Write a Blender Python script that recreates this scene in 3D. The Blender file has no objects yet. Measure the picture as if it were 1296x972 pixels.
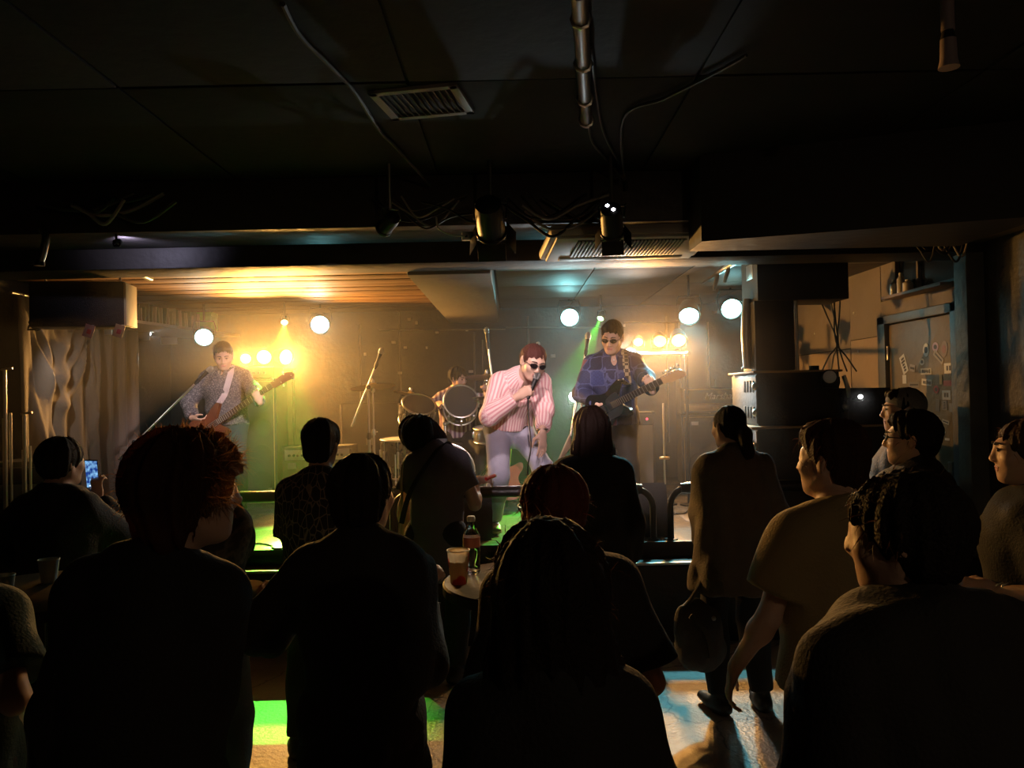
import bpy, bmesh, math, random
import numpy as np
from mathutils import Vector, Matrix, Euler

random.seed(7)
rng = np.random.default_rng(7)
scene = bpy.context.scene
COL = scene.collection
R = math.radians
V = Vector

# ---------------------------------------------------------------- camera
CAM_H = 1.72
F = 960.0                       # focal length in pixels of the 1296x972 frame
PITCH, ROLL = 0.0125, 0.021     # radians: a touch upwards, right side slightly low
fwd = V((0, math.cos(PITCH), math.sin(PITCH)))
right0 = V((1, 0, 0)); up0 = right0.cross(fwd)
right = (right0 * math.cos(ROLL) - up0 * math.sin(ROLL)).normalized()
up = right.cross(fwd).normalized()
cam_data = bpy.data.cameras.new('camera'); cam = bpy.data.objects.new('camera', cam_data)
COL.objects.link(cam); scene.camera = cam
cam_data.sensor_width = 36.0; cam_data.lens = F / 1296 * 36.0; cam_data.clip_start = 0.05
cam.matrix_world = Matrix(((right.x, up.x, -fwd.x, 0), (right.y, up.y, -fwd.y, 0),
                           (right.z, up.z, -fwd.z, CAM_H), (0, 0, 0, 1)))


def ray(px, py):
    return fwd * F + right * (px - 648) + up * (486 - py)


def at(px, py, d):              # the point seen at pixel (px, py) that lies d metres into the room
    r = ray(px, py)
    return V((0, 0, CAM_H)) + r * (d / r.y)


def atz(px, py, z):             # the point seen at pixel (px, py) on the level z
    r = ray(px, py)
    return V((0, 0, CAM_H)) + r * ((z - CAM_H) / r.z)


# ---------------------------------------------------------------- world, exposure
vs = scene.view_settings
vs.view_transform = 'Standard'; vs.look = 'None'; vs.gamma = 1.0; vs.use_curve_mapping = False
vs.exposure = 0.0
world = bpy.data.worlds.new('dark_cellar'); scene.world = world; world.use_nodes = True
world.node_tree.nodes['Background'].inputs[0].default_value = (1.0, 0.72, 0.45, 1)
world.node_tree.nodes['Background'].inputs[1].default_value = 0.007
cy = scene.cycles
cy.use_denoising = True
cy.max_bounces = 6; cy.diffuse_bounces = 3; cy.glossy_bounces = 3; cy.transmission_bounces = 6
cy.volume_bounces = 0; cy.caustics_reflective = False; cy.caustics_refractive = False
cy.sample_clamp_indirect = 4.0

# levels of the place (metres)
STAGE = 0.64; ST_F = 5.45; BACK = 9.45; LEFT = -4.25; RIGHT = 3.3
CEIL = 3.1; ST_CEIL = 2.78

# ---------------------------------------------------------------- tagging
def tag(o, label=None, cat=None, group=None, kind=None):
    if label: o['label'] = label
    if cat: o['category'] = cat
    if group: o['group'] = group
    if kind: o['kind'] = kind
    return o


def empty(name, loc=(0, 0, 0), rz=0.0, label=None, cat=None, group=None, mat=None):
    o = bpy.data.objects.new(name, None); COL.objects.link(o)
    o.empty_display_size = 0.1
    if mat is not None: o.matrix_world = mat
    else:
        o.location = loc; o.rotation_euler = (0, 0, rz)
    return tag(o, label, cat, group)


def copy_tree(o, parent=None):
    c = o.copy(); COL.objects.link(c)
    if parent is not None: c.parent = parent
    for ch in list(o.children): copy_tree(ch, c)
    return c


# ---------------------------------------------------------------- materials
MATS = {}


def M(name, col=(.5, .5, .5), rough=.6, metal=0.0, bump=None, var=None, spec=.5, emit=None, trans=0.0, alpha=1.0, coat=0.0, sheen=0.0):
    if name in MATS: return MATS[name]
    m = bpy.data.materials.new(name); m.use_nodes = True
    nt = m.node_tree; b = nt.nodes['Principled BSDF']
    b.inputs['Base Color'].default_value = (*col, 1); b.inputs['Roughness'].default_value = rough
    b.inputs['Metallic'].default_value = metal; b.inputs['Specular IOR Level'].default_value = spec
    b.inputs['Transmission Weight'].default_value = trans; b.inputs['Alpha'].default_value = alpha
    b.inputs['Coat Weight'].default_value = coat; b.inputs['Sheen Weight'].default_value = sheen
    if emit:
        b.inputs['Emission Color'].default_value = (*emit[0], 1); b.inputs['Emission Strength'].default_value = emit[1]
    tc = None
    if bump or var: tc = nt.nodes.new('ShaderNodeTexCoord')
    if var:      # (scale, amount, second colour)
        n = nt.nodes.new('ShaderNodeTexNoise'); n.inputs['Scale'].default_value = var[0]; n.inputs['Detail'].default_value = 6
        nt.links.new(tc.outputs['Object'], n.inputs['Vector'])
        rp = nt.nodes.new('ShaderNodeValToRGB'); c2 = var[2] if len(var) > 2 else tuple(x * (1 - var[1]) for x in col)
        rp.color_ramp.elements[0].position = .5 - .25; rp.color_ramp.elements[1].position = .5 + .25
        rp.color_ramp.elements[0].color = (*c2, 1); rp.color_ramp.elements[1].color = (*col, 1)
        nt.links.new(n.outputs['Fac'], rp.inputs['Fac']); nt.links.new(rp.outputs['Color'], b.inputs['Base Color'])
    if bump:     # (scale, strength)
        n = nt.nodes.new('ShaderNodeTexNoise'); n.inputs['Scale'].default_value = bump[0]; n.inputs['Detail'].default_value = 5
        nt.links.new(tc.outputs['Object'], n.inputs['Vector'])
        bp = nt.nodes.new('ShaderNodeBump'); bp.inputs['Strength'].default_value = bump[1]; bp.inputs['Distance'].default_value = .02
        nt.links.new(n.outputs['Fac'], bp.inputs['Height']); nt.links.new(bp.outputs['Normal'], b.inputs['Normal'])
    MATS[name] = m
    return m


def ramp_mat(name, tex, stops, rough=.7, attr=None, setup=None, bump=None, metal=0):
    """a material whose colour is a ramp over one procedural texture (or over a stored attribute)"""
    if name in MATS: return MATS[name]
    m = bpy.data.materials.new(name); m.use_nodes = True; nt = m.node_tree; b = nt.nodes['Principled BSDF']
    b.inputs['Roughness'].default_value = rough; b.inputs['Metallic'].default_value = metal
    rp = nt.nodes.new('ShaderNodeValToRGB'); rp.color_ramp.interpolation = 'CONSTANT' if setup and setup.get('hard') else 'LINEAR'
    els = rp.color_ramp.elements
    while len(els) < len(stops): els.new(.5)
    for e, (p, c) in zip(els, stops): e.position = p; e.color = (*c, 1)
    t = nt.nodes.new(tex)
    for k, v in (setup or {}).get('inputs', {}).items(): t.inputs[k].default_value = v
    for k, v in (setup or {}).get('props', {}).items(): setattr(t, k, v)
    src = nt.nodes.new('ShaderNodeAttribute') if attr else nt.nodes.new('ShaderNodeTexCoord')
    if attr: src.attribute_name = attr
    mp = nt.nodes.new('ShaderNodeMapping')
    if setup and 'scale' in setup: mp.inputs['Scale'].default_value = setup['scale']
    nt.links.new(src.outputs['Vector' if attr else 'Object'], mp.inputs['Vector'])
    nt.links.new(mp.outputs['Vector'], t.inputs['Vector'])
    out = t.outputs[(setup or {}).get('out', 0)]
    nt.links.new(out, rp.inputs['Fac']); nt.links.new(rp.outputs['Color'], b.inputs['Base Color'])
    if bump:
        bp = nt.nodes.new('ShaderNodeBump'); bp.inputs['Strength'].default_value = bump; bp.inputs['Distance'].default_value = .01
        nt.links.new(out, bp.inputs['Height']); nt.links.new(bp.outputs['Normal'], b.inputs['Normal'])
    MATS[name] = m
    return m


# ---------------------------------------------------------------- mesh builder
class MB:
    def __init__(s): s.v = []; s.f = []

    def add(s, vs, fs):
        o = len(s.v); s.v += [tuple(p) for p in vs]; s.f += [tuple(i + o for i in f) for f in fs]; return s

    def box(s, lo, hi, bev=0.0, mat=None):
        bm = bmesh.new(); bmesh.ops.create_cube(bm, size=1)
        lo, hi = V(lo), V(hi)
        for v in bm.verts: v.co = V([lo[i] + (hi[i] - lo[i]) * (v.co[i] + .5) for i in range(3)])
        if bev: bmesh.ops.bevel(bm, geom=bm.edges[:] , offset=bev, segments=2, profile=.6, affect='EDGES')
        if mat is not None: bmesh.ops.transform(bm, matrix=mat, verts=bm.verts)
        return s.bm(bm)

    def bm(s, bm):
        bm.verts.index_update()
        s.add([v.co for v in bm.verts], [[v.index for v in f.verts] for f in bm.faces]); bm.free(); return s

    def cyl(s, a, b, r, r2=None, n=14, cap=True):
        a, b = V(a), V(b); r2 = r if r2 is None else r2
        w = (b - a).normalized(); u = w.orthogonal().normalized(); v = w.cross(u)
        vs = []
        for p, q in ((a, r), (b, r2)):
            for i in range(n):
                t = 2 * math.pi * i / n; vs.append(p + u * (q * math.cos(t)) + v * (q * math.sin(t)))
        fs = [(i, (i + 1) % n, n + (i + 1) % n, n + i) for i in range(n)]
        if cap: fs += [tuple(range(n))[::-1], tuple(range(n, 2 * n))]
        return s.add(vs, fs)

    def tube(s, pts, r, n=8, closed=False):
        pts = [V(p) for p in pts]; N = len(pts); vs = []
        u = None
        for i, p in enumerate(pts):
            if closed: w = pts[(i + 1) % N] - pts[i - 1]
            else: w = pts[min(i + 1, N - 1)] - pts[max(i - 1, 0)]
            w.normalize()
            u = w.orthogonal().normalized() if u is None else (u - w * u.dot(w)).normalized()
            v = w.cross(u); q = r[i] if isinstance(r, (list, tuple)) else r
            for k in range(n):
                t = 2 * math.pi * k / n; vs.append(p + u * (q * math.cos(t)) + v * (q * math.sin(t)))
        fs = []
        for i in range(N if closed else N - 1):
            j = (i + 1) % N
            for k in range(n): fs.append((i * n + k, i * n + (k + 1) % n, j * n + (k + 1) % n, j * n + k))
        if not closed: fs += [tuple(range(n))[::-1], tuple(range((N - 1) * n, N * n))]
        return s.add(vs, fs)

    def lathe(s, prof, n=24, mat=None):      # prof: (radius, z) from bottom to top
        vs = []; fs = []
        for r, z in prof:
            for k in range(n):
                t = 2 * math.pi * k / n; vs.append(V((r * math.cos(t), r * math.sin(t), z)))
        for i in range(len(prof) - 1):
            for k in range(n): fs.append((i * n + k, i * n + (k + 1) % n, (i + 1) * n + (k + 1) % n, (i + 1) * n + k))
        if prof[0][0] > 1e-5: fs.append(tuple(range(n))[::-1])
        if prof[-1][0] > 1e-5: fs.append(tuple(range((len(prof) - 1) * n, len(prof) * n)))
        if mat is not None: vs = [mat @ v for v in vs]
        return s.add(vs, fs)

    def ball(s, c, r, n=12, m=8):
        c = V(c); r = V((r, r, r)) if isinstance(r, (int, float)) else V(r)
        prof = [(max(1e-6, math.sin(math.pi * i / m)), -math.cos(math.pi * i / m)) for i in range(m + 1)]
        return s.lathe(prof, n, Matrix.Translation(c) @ Matrix.Diagonal((*r, 1)))

    def prism(s, pts, z0, z1, mat=None, bev=0.0):      # outline in xy, extruded in z
        bm = bmesh.new(); vs = [bm.verts.new((p[0], p[1], z0)) for p in pts]
        f = bm.faces.new(vs); r = bmesh.ops.extrude_face_region(bm, geom=[f])
        bmesh.ops.translate(bm, vec=(0, 0, z1 - z0), verts=[e for e in r['geom'] if isinstance(e, bmesh.types.BMVert)])
        bmesh.ops.recalc_face_normals(bm, faces=bm.faces)
        if bev:
            ed = [e for e in bm.edges if abs(e.verts[0].co.z - e.verts[1].co.z) < 1e-6]
            bmesh.ops.bevel(bm, geom=ed, offset=bev, segments=2, affect='EDGES')
        if mat is not None: bmesh.ops.transform(bm, matrix=mat, verts=bm.verts)
        return s.bm(bm)

    def mesh(s, name, smooth=True, ang=38):
        me = bpy.data.meshes.new(name); me.from_pydata(s.v, [], s.f); me.validate(); me.update()
        bm = bmesh.new(); bm.from_mesh(me); bmesh.ops.recalc_face_normals(bm, faces=bm.faces); bm.to_mesh(me); bm.free()
        if smooth:
            me.shade_smooth(); me.set_sharp_from_angle(angle=R(ang))
        return me

    def build(s, name, mat, parent=None, loc=None, rot=None, **kw):
        me = s.mesh(name, **kw); me.materials.append(mat)
        o = bpy.data.objects.new(name, me); COL.objects.link(o)
        if parent is not None: o.parent = parent
        if loc is not None: o.location = loc
        if rot is not None: o.rotation_euler = rot
        return o


def spline(pts, n=8, closed=False):       # Catmull-Rom through the points
    P = [V(p) for p in pts]; N = len(P); out = []
    rng_ = range(N) if closed else range(N - 1)
    for i in rng_:
        if closed: a, b, c, d = P[i - 1], P[i], P[(i + 1) % N], P[(i + 2) % N]
        else: a, b, c, d = P[max(i - 1, 0)], P[i], P[i + 1], P[min(i + 2, N - 1)]
        for k in range(n):
            t = k / n
            out.append(.5 * ((2 * b) + (c - a) * t + (2 * a - 5 * b + 4 * c - d) * t * t + (3 * b - a - 3 * c + d) * t ** 3))
    if not closed: out.append(P[-1])
    return out


def frame(o, x, z):                        # matrix with given origin, x axis and approximate z axis
    x = V(x).normalized(); z = V(z); z = (z - x * z.dot(x)).normalized(); y = z.cross(x)
    return Matrix(((x.x, y.x, z.x, o[0]), (x.y, y.y, z.y, o[1]), (x.z, y.z, z.z, o[2]), (0, 0, 0, 1)))


def thing(name, mb, mat, label, cat, group=None, **kw):
    return tag(mb.build(name, mat, **kw), label, cat, group)


def structure(name, mb, mat, parent=None, **kw):
    o = mb.build(name, mat, parent, **kw)
    if parent is None: o['kind'] = 'structure'
    return o

# ---------------------------------------------------------------- smooth solids: signed distances, meshed with surface nets
def v3(p): return np.array(p, dtype=np.float32)


class SDF:
    def __init__(s): s.p = []

    def seg(s, a, b, ra, rb=None, ax=None, k=.02, clip=None, op='u', cap=1.0):
        ra = (ra, ra) if not isinstance(ra, tuple) else ra
        rb = ra if rb is None else ((rb, rb) if not isinstance(rb, tuple) else rb)
        a, b = v3(a), v3(b); L = float(np.linalg.norm(b - a))
        w = (b - a) / L if L > 1e-6 else v3((0, 0, 1))
        x = v3(ax) if ax is not None else v3(Vector(w.tolist()).orthogonal())
        u = x - w * x.dot(w); u /= np.linalg.norm(u); v = np.cross(w, u)
        s.p.append(dict(a=a, b=b, L=L, w=w, u=u, v=v, ra=ra, rb=rb, k=k, clip=clip or [], op=op, cap=cap)); return s

    def ell(s, c, r, rot=None, k=.02, op='u', clip=None):
        m = np.array(rot if rot is not None else Matrix.Identity(3), dtype=np.float32)
        s.p.append(dict(c=v3(c), r=v3(r), m=m, k=k, op=op, clip=clip or [])); return s

    @staticmethod
    def dist(q, P):
        if 'c' in q:
            l = (P - q['c']) @ q['m']
            n = np.sqrt(((l / q['r']) ** 2).sum(-1)); d = (n - 1) * q['r'].min()
        else:
            l = P - q['a']; t = l @ q['w']; tt = np.clip(t / max(q['L'], 1e-6), 0, 1) if q['L'] > 1e-6 else t * 0
            ru = q['ra'][0] + (q['rb'][0] - q['ra'][0]) * tt; rv = q['ra'][1] + (q['rb'][1] - q['ra'][1]) * tt
            e = t - tt * q['L']; rm = np.minimum(ru, rv)
            n = np.sqrt(((l @ q['u']) / ru) ** 2 + ((l @ q['v']) / rv) ** 2 + (e / (.5 * (ru + rv) * q['cap'])) ** 2)
            d = (n - 1) * rm
        for pt, nr in q['clip']: d = np.maximum(d, (P - v3(pt)) @ v3(nr))
        return d

    def box(s, q, m):
        if 'c' in q:
            r = np.abs(q['m']) @ q['r']; return q['c'] - r - m, q['c'] + r + m
        r = max(*q['ra'], *q['rb']) * max(1, q['cap'])
        return np.minimum(q['a'], q['b']) - r - m, np.maximum(q['a'], q['b']) + r + m

    def mesh(s, h=.01, disp=None, dmax=0.0, smooth=2):
        us = [q for q in s.p if q['op'] == 'u']
        lo = np.min([s.box(q, .02 + dmax)[0] for q in us], 0); hi = np.max([s.box(q, .02 + dmax)[1] for q in us], 0)
        n = np.ceil((hi - lo) / h).astype(int) + 2
        D = np.full(n, 1.0, np.float32); ax = [lo[i] + h * np.arange(n[i], dtype=np.float32) for i in range(3)]
        for q in s.p:
            a, b = s.box(q, q['k'] + 2.5 * h + dmax)
            i0 = np.clip(np.floor((a - lo) / h).astype(int), 0, n); i1 = np.clip(np.ceil((b - lo) / h).astype(int) + 1, 0, n)
            if (i1 <= i0).any(): continue
            sl = tuple(slice(i0[i], i1[i]) for i in range(3))
            P = np.stack(np.meshgrid(*[ax[i][sl[i]] for i in range(3)], indexing='ij'), -1)
            d = s.dist(q, P); k = q['k']; o = D[sl]
            if q['op'] == 'u':
                hh = np.maximum(k - np.abs(o - d), 0) / k; D[sl] = np.minimum(o, d) - hh * hh * k * .25
            else:
                d = -d; hh = np.maximum(k - np.abs(o - d), 0) / k; D[sl] = np.maximum(o, d) + hh * hh * k * .25
        if disp is not None:
            near = np.argwhere(np.abs(D) < dmax + 2 * h)
            P = lo + near.astype(np.float32) * h
            D[tuple(near.T)] += disp(P).astype(np.float32)
        return nets(D, lo, h, smooth)


def nets(D, lo, h, smooth=2):
    I = D < 0
    c = np.zeros(tuple(np.array(D.shape) - 1), np.int8)
    for dx in (0, 1):
        for dy in (0, 1):
            for dz in (0, 1):
                c += I[dx:D.shape[0] - 1 + dx, dy:D.shape[1] - 1 + dy, dz:D.shape[2] - 1 + dz]
    act = np.argwhere((c > 0) & (c < 8)); N = len(act)
    idx = np.full(c.shape, -1, np.int64); idx[tuple(act.T)] = np.arange(N)
    pos = np.zeros((N, 3)); cnt = np.zeros(N)
    corners = [np.array(t) for t in ((0, 0, 0), (1, 0, 0), (0, 1, 0), (1, 1, 0), (0, 0, 1), (1, 0, 1), (0, 1, 1), (1, 1, 1))]
    val = [D[tuple((act + k).T)] for k in corners]
    for i, j in ((0, 1), (2, 3), (4, 5), (6, 7), (0, 2), (1, 3), (4, 6), (5, 7), (0, 4), (1, 5), (2, 6), (3, 7)):
        m = (val[i] < 0) != (val[j] < 0); a = val[i][m]; b = val[j][m]; t = (a / (a - b))[:, None]
        pos[m] += corners[i] * (1 - t) + corners[j] * t; cnt[m] += 1
    P = lo + h * (act + pos / cnt[:, None])
    quads = []
    for axis in range(3):
        o1, o2 = [(1, 2), (2, 0), (0, 1)][axis]
        s0 = [slice(None)] * 3; s1 = [slice(None)] * 3; s0[axis] = slice(0, -1); s1[axis] = slice(1, None)
        A = I[tuple(s0)]; B = I[tuple(s1)]
        for flip, mm in ((False, A & ~B), (True, ~A & B)):
            e = np.argwhere(mm); e = e[(e[:, o1] > 0) & (e[:, o2] > 0) & (e[:, o1] < D.shape[o1] - 1) & (e[:, o2] < D.shape[o2] - 1)]
            if not len(e): continue
            d1 = np.zeros(3, int); d1[o1] = 1; d2 = np.zeros(3, int); d2[o2] = 1
            q = np.stack([idx[tuple((e - d1 - d2).T)], idx[tuple((e - d2).T)], idx[tuple(e.T)], idx[tuple((e - d1).T)]], 1)
            quads.append(q[:, ::-1] if flip else q)
    Q = np.concatenate(quads)
    for _ in range(smooth):
        S = np.zeros_like(P); C = np.zeros(N)
        for a, b in ((0, 1), (1, 2), (2, 3), (3, 0)):
            np.add.at(S, Q[:, a], P[Q[:, b]]); np.add.at(C, Q[:, a], 1)
            np.add.at(S, Q[:, b], P[Q[:, a]]); np.add.at(C, Q[:, b], 1)
        P = P * .4 + .6 * S / np.maximum(C, 1)[:, None]
    return P, Q


def solid(name, PQ, mat, parent=None, uv=None, extra=None):
    """mesh object from the vertices and quads; uv: SDF whose nearest member gives a cloth coordinate; extra: an MB joined on"""
    P, Q = PQ
    tri = []
    if extra is not None and extra.v:
        o = len(P); P = np.concatenate([P, np.array(extra.v)]); tri = [[i + o for i in f] for f in extra.f]
    me = bpy.data.meshes.new(name)
    lens = [4] * len(Q) + [len(t) for t in tri]
    loops = np.concatenate([Q.ravel(), np.array([i for t in tri for i in t], dtype=np.int64)]) if tri else Q.ravel()
    me.vertices.add(len(P)); me.vertices.foreach_set('co', P.astype(np.float32).ravel())
    me.loops.add(len(loops)); me.loops.foreach_set('vertex_index', loops.astype(np.int32))
    me.polygons.add(len(lens)); st = np.concatenate([[0], np.cumsum(lens)[:-1]])
    me.polygons.foreach_set('loop_start', st.astype(np.int32))
    me.update(calc_edges=True); me.validate()
    me.shade_smooth()
    if uv is not None:
        best = np.full(len(P), 9.0); co = np.zeros((len(P), 3), np.float32); P32 = P.astype(np.float32); off = 0.0
        for q in uv.p:
            if 'c' in q or q['op'] != 'u': continue
            d = SDF.dist(q, P32); m = d < best; best[m] = d[m]
            l = P32[m] - q['a']; rr = .5 * (q['ra'][0] + q['rb'][0])
            co[m, 0] = np.arctan2(l @ q['v'], l @ q['u']) * rr; co[m, 1] = l @ q['w'] + off; co[m, 2] = 0
        at_ = me.attributes.new('cloth', 'FLOAT_VECTOR', 'POINT'); at_.data.foreach_set('vector', co.ravel())
    me.materials.append(mat)
    ob = bpy.data.objects.new(name, me); COL.objects.link(ob)
    if parent is not None: ob.parent = parent
    return ob


def folds(seed, amp=.006, fr=26.0, stretch=(1, 1, .7)):
    """creases of cloth: soft ridges in a few wandering directions"""
    g = np.random.default_rng(seed); K = g.normal(size=(8, 3)) * np.array(stretch) * fr; ph = g.uniform(0, 6.28, 8)
    def f(P):
        o = np.zeros(len(P)); w = np.sin(P @ (K[0] * .3) + ph[0]) + np.sin(P @ (K[7] * .25) + ph[7])
        for i in range(1, 7): o += (1 - 2 * np.abs(np.sin(.5 * (P @ K[i] * (.6 + .3 * (i % 3)) + ph[i] + 1.5 * w)))) * (.5 + .5 * np.sin(P @ K[(i + 2) % 7] * .3 + ph[i]))
        return amp * o / 1.5
    return f


def clumps(c, seed, amp=.01, n1=18, n2=6):
    """hair relief: locks running down from the crown"""
    g = np.random.default_rng(seed); ph = g.uniform(0, 6.28, 8); c = np.array(c)
    def f(P):
        l = P - c; a = np.arctan2(l[:, 0], l[:, 1]); z = l[:, 2] * 10
        return amp * (.55 * np.sin(a * n1 + 1.2 * np.sin(z * 1.1 + ph[0]) + ph[1]) + .45 * np.sin(a * round(n1 * 1.7) + z + ph[2])
                      + .6 * np.sin(a * n2 + z * 1.3 + ph[3]) * np.sin(z * .9 + ph[4]))
    return f


# ---------------------------------------------------------------- people
def ik(S, W, l1, l2, pole):
    S, W, pole = V(S), V(W), V(pole); d = W - S; L = d.length
    if L > (l1 + l2) * .995: W = S + d * ((l1 + l2) * .995 / L); d = W - S; L = d.length
    if L < abs(l1 - l2) * 1.05: W = S + d.normalized() * abs(l1 - l2) * 1.05; d = W - S; L = d.length
    x = (l1 * l1 - l2 * l2 + L * L) / (2 * L); hgt = math.sqrt(max(l1 * l1 - x * x, 0)); w = d / L
    p = pole - w * pole.dot(w)
    p = p.normalized() if p.length > 1e-5 else w.orthogonal().normalized()
    return S + w * x + p * hgt, W


def hand_sdf(S, wrist, f, t, side, curl=.5, s=1.0, thumb=.4, grip=None):
    """palm, four fingers of unequal length with three joints each, thumb from the side of the palm"""
    f = V(f).normalized(); t = V(t); t = (t - f * t.dot(f)).normalized()
    n = f.cross(t) * (-1 if side > 0 else 1); wr = V(wrist)
    def q(a, b, c): return wr + (f * a + t * b + n * c) * s
    S.seg(q(-.02, 0, 0), q(.02, 0, 0), (.026 * s, .019 * s), (.032 * s, .016 * s), ax=t, k=.012)
    S.seg(q(.022, 0, 0), q(.082, .001, .004), (.033 * s, .0135 * s), (.039 * s, .0115 * s), ax=t, k=.012)
    for i in range(4):
        lens = [(.040, .024, .020), (.044, .028, .021), (.041, .026, .021), (.032, .020, .018)][i]
        p = q(.084 - (.004 if i == 3 else 0), .031 - .0205 * i, .003); ang = (.18 - .12 * i) * (1 - curl) * .6; c = 0
        d0 = (f * math.cos(ang) + t * math.sin(ang)); r = .0092 if i < 3 else .0080
        cc = curl[i] if isinstance(curl, (list, tuple)) else curl * (1 + .12 * i)
        for j, L in enumerate(lens):
            c += cc * (1.0, 1.25, .8)[j]; d = d0 * math.cos(c) + n * math.sin(c); e = p + d * (L * s)
            S.seg(p, e, r * s * (1 - .06 * j), r * s * (.92 - .08 * j), k=.004); p = e
    p = q(.018, .026, .006); d1 = (f * .62 + t * (.75 * (1 - .5 * thumb)) + n * (.25 + .6 * thumb)).normalized()
    e = p + d1 * (.048 * s); S.seg(p, e, .0155 * s, .0115 * s, k=.012)
    d2 = (f * .85 + t * (.35 - .75 * thumb) + n * (.2 + .7 * thumb)).normalized(); g = e + d2 * (.032 * s); S.seg(e, g, .0112 * s, .0095 * s, k=.006)
    d3 = (f * .85 + t * (.2 - .95 * thumb) + n * (.1 + .5 * thumb)).normalized(); S.seg(g, g + d3 * (.024 * s), .0095 * s, .0075 * s, k=.004)


def head_sdf(S, c, Rh, s, female=False):
    def q(x, y, z): return V(c) + Rh @ (V((x, y, z)) * s)
    def e(p, r, k=.02, op='u'): S.ell(q(*p), [x * s for x in r], Rh, k * s, op)
    w = .95 if female else 1.0
    e((0, -.014, .030), (.075 * w, .096, .086)); e((0, .026, -.022), (.064 * w, .064, .085), .03)
    e((0, .034, -.072), (.043 * w, .052, .043), .03); e((0, .070, -.098), (.019, .016, .016), .025)
    for k in (-1, 1):
        S.seg(q(k * .053, -.004, -.046), q(k * .022, .058, -.094), .018 * s, .013 * s, k=.03 * s)
        e((k * .041, .064, -.024), (.024, .020, .022), .03)
        S.seg(q(k * .012, .088, .028), q(k * .046, .070, .026), .0085 * s, .008 * s, k=.018 * s)
        e((k * .031, .101, .007), (.020, .015, .0125), .014, 's')
        e((k * .031, .0815, .006), (.0145, .0125, .0125), .004)
        e((k * .081, -.008, -.004), (.009, .019, .033), .006)
        e((k * .088, .000, -.006), (.006, .008, .017), .005, 's')
        e((k * .085, -.017, .002), (.007, .008, .028), .006)
        e((k * .0125, .098, -.034), (.0085, .011, .008), .008)
    S.seg(q(0, .088, .018), q(0, .110, -.027), (.0075 * s, .011 * s), (.0105 * s, .010 * s), ax=Rh @ V((1, 0, 0)), k=.016 * s)
    S.seg(q(-.019, .085, -.058), q(.019, .085, -.058), .0062 * s, k=.009 * s); S.ell(q(0, .0915, -.0565), (.011 * s, .006 * s, .005 * s), Rh, .006 * s)
    S.seg(q(-.016, .085, -.0685), q(.016, .085, -.0685), .0072 * s, k=.009 * s)
    S.seg(q(-.021, .0955, -.0630), q(.021, .0955, -.0630), .0024 * s, k=.004 * s, op='s')


def strands(c, Rh, n, mb, seed, base=(.088, .108, .10), len_=(.03, .07), lift=.35, down=.6, width=.0016, region=None, wave=.3):
    """fine flyaway hairs standing off the hair's outline"""
    g = random.Random(seed)
    for _ in range(n):
        while True:
            d = V((g.gauss(0, 1), g.gauss(0, 1), g.gauss(.25, 1))).normalized()
            if region is None or region(d): break
        p = V(c) + Rh @ V((d.x * base[0], d.y * base[1], d.z * base[2] + .02)); no = (Rh @ d)
        tn = no.cross(V((g.gauss(0, 1), g.gauss(0, 1), g.gauss(0, 1)))).normalized()
        dr = (no * lift + tn * wave + V((0, 0, -down)) * g.uniform(.2, 1) + V((g.gauss(0, .2), g.gauss(0, .2), g.gauss(0, .2)))).normalized()
        L = g.uniform(*len_); pts = []
        for k in range(4):
            pts.append(V(p)); p = p + dr * (L / 3); dr = (dr + V((0, 0, -.35 * down)) + tn * g.gauss(0, .3)).normalized()
        sd = dr.cross(no); sd = (sd.normalized() if sd.length > .01 else tn) * width
        vs = []
        for k, pt in enumerate(pts):
            w_ = sd * (1 - .3 * k); vs += [pt - w_, pt + w_]
        mb.add(vs, [(2 * k, 2 * k + 1, 2 * k + 3, 2 * k + 2) for k in range(3)])


def hair_mat(name, col, thru, amt=.35, rough=.6):
    m = M(name, col, rough, spec=.25, bump=(140, .5)); nt = m.node_tree; b = nt.nodes['Principled BSDF']; o = nt.nodes['Material Output']
    t = nt.nodes.new('ShaderNodeBsdfTranslucent'); t.inputs['Color'].default_value = (*thru, 1); mx = nt.nodes.new('ShaderNodeMixShader'); mx.inputs[0].default_value = amt
    nt.links.new(b.outputs[0], mx.inputs[1]); nt.links.new(t.outputs[0], mx.inputs[2]); nt.links.new(mx.outputs[0], o.inputs['Surface']); return m


SKIN = M('skin', (.62, .40, .30), .5, bump=(60, .08), var=(8, .12)); 
EYE_W = M('eye_white', (.8, .78, .74), .3); EYE_D = M('eye_dark', (.02, .012, .01), .2); LIP = M('lip', (.50, .22, .19), .45)


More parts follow.
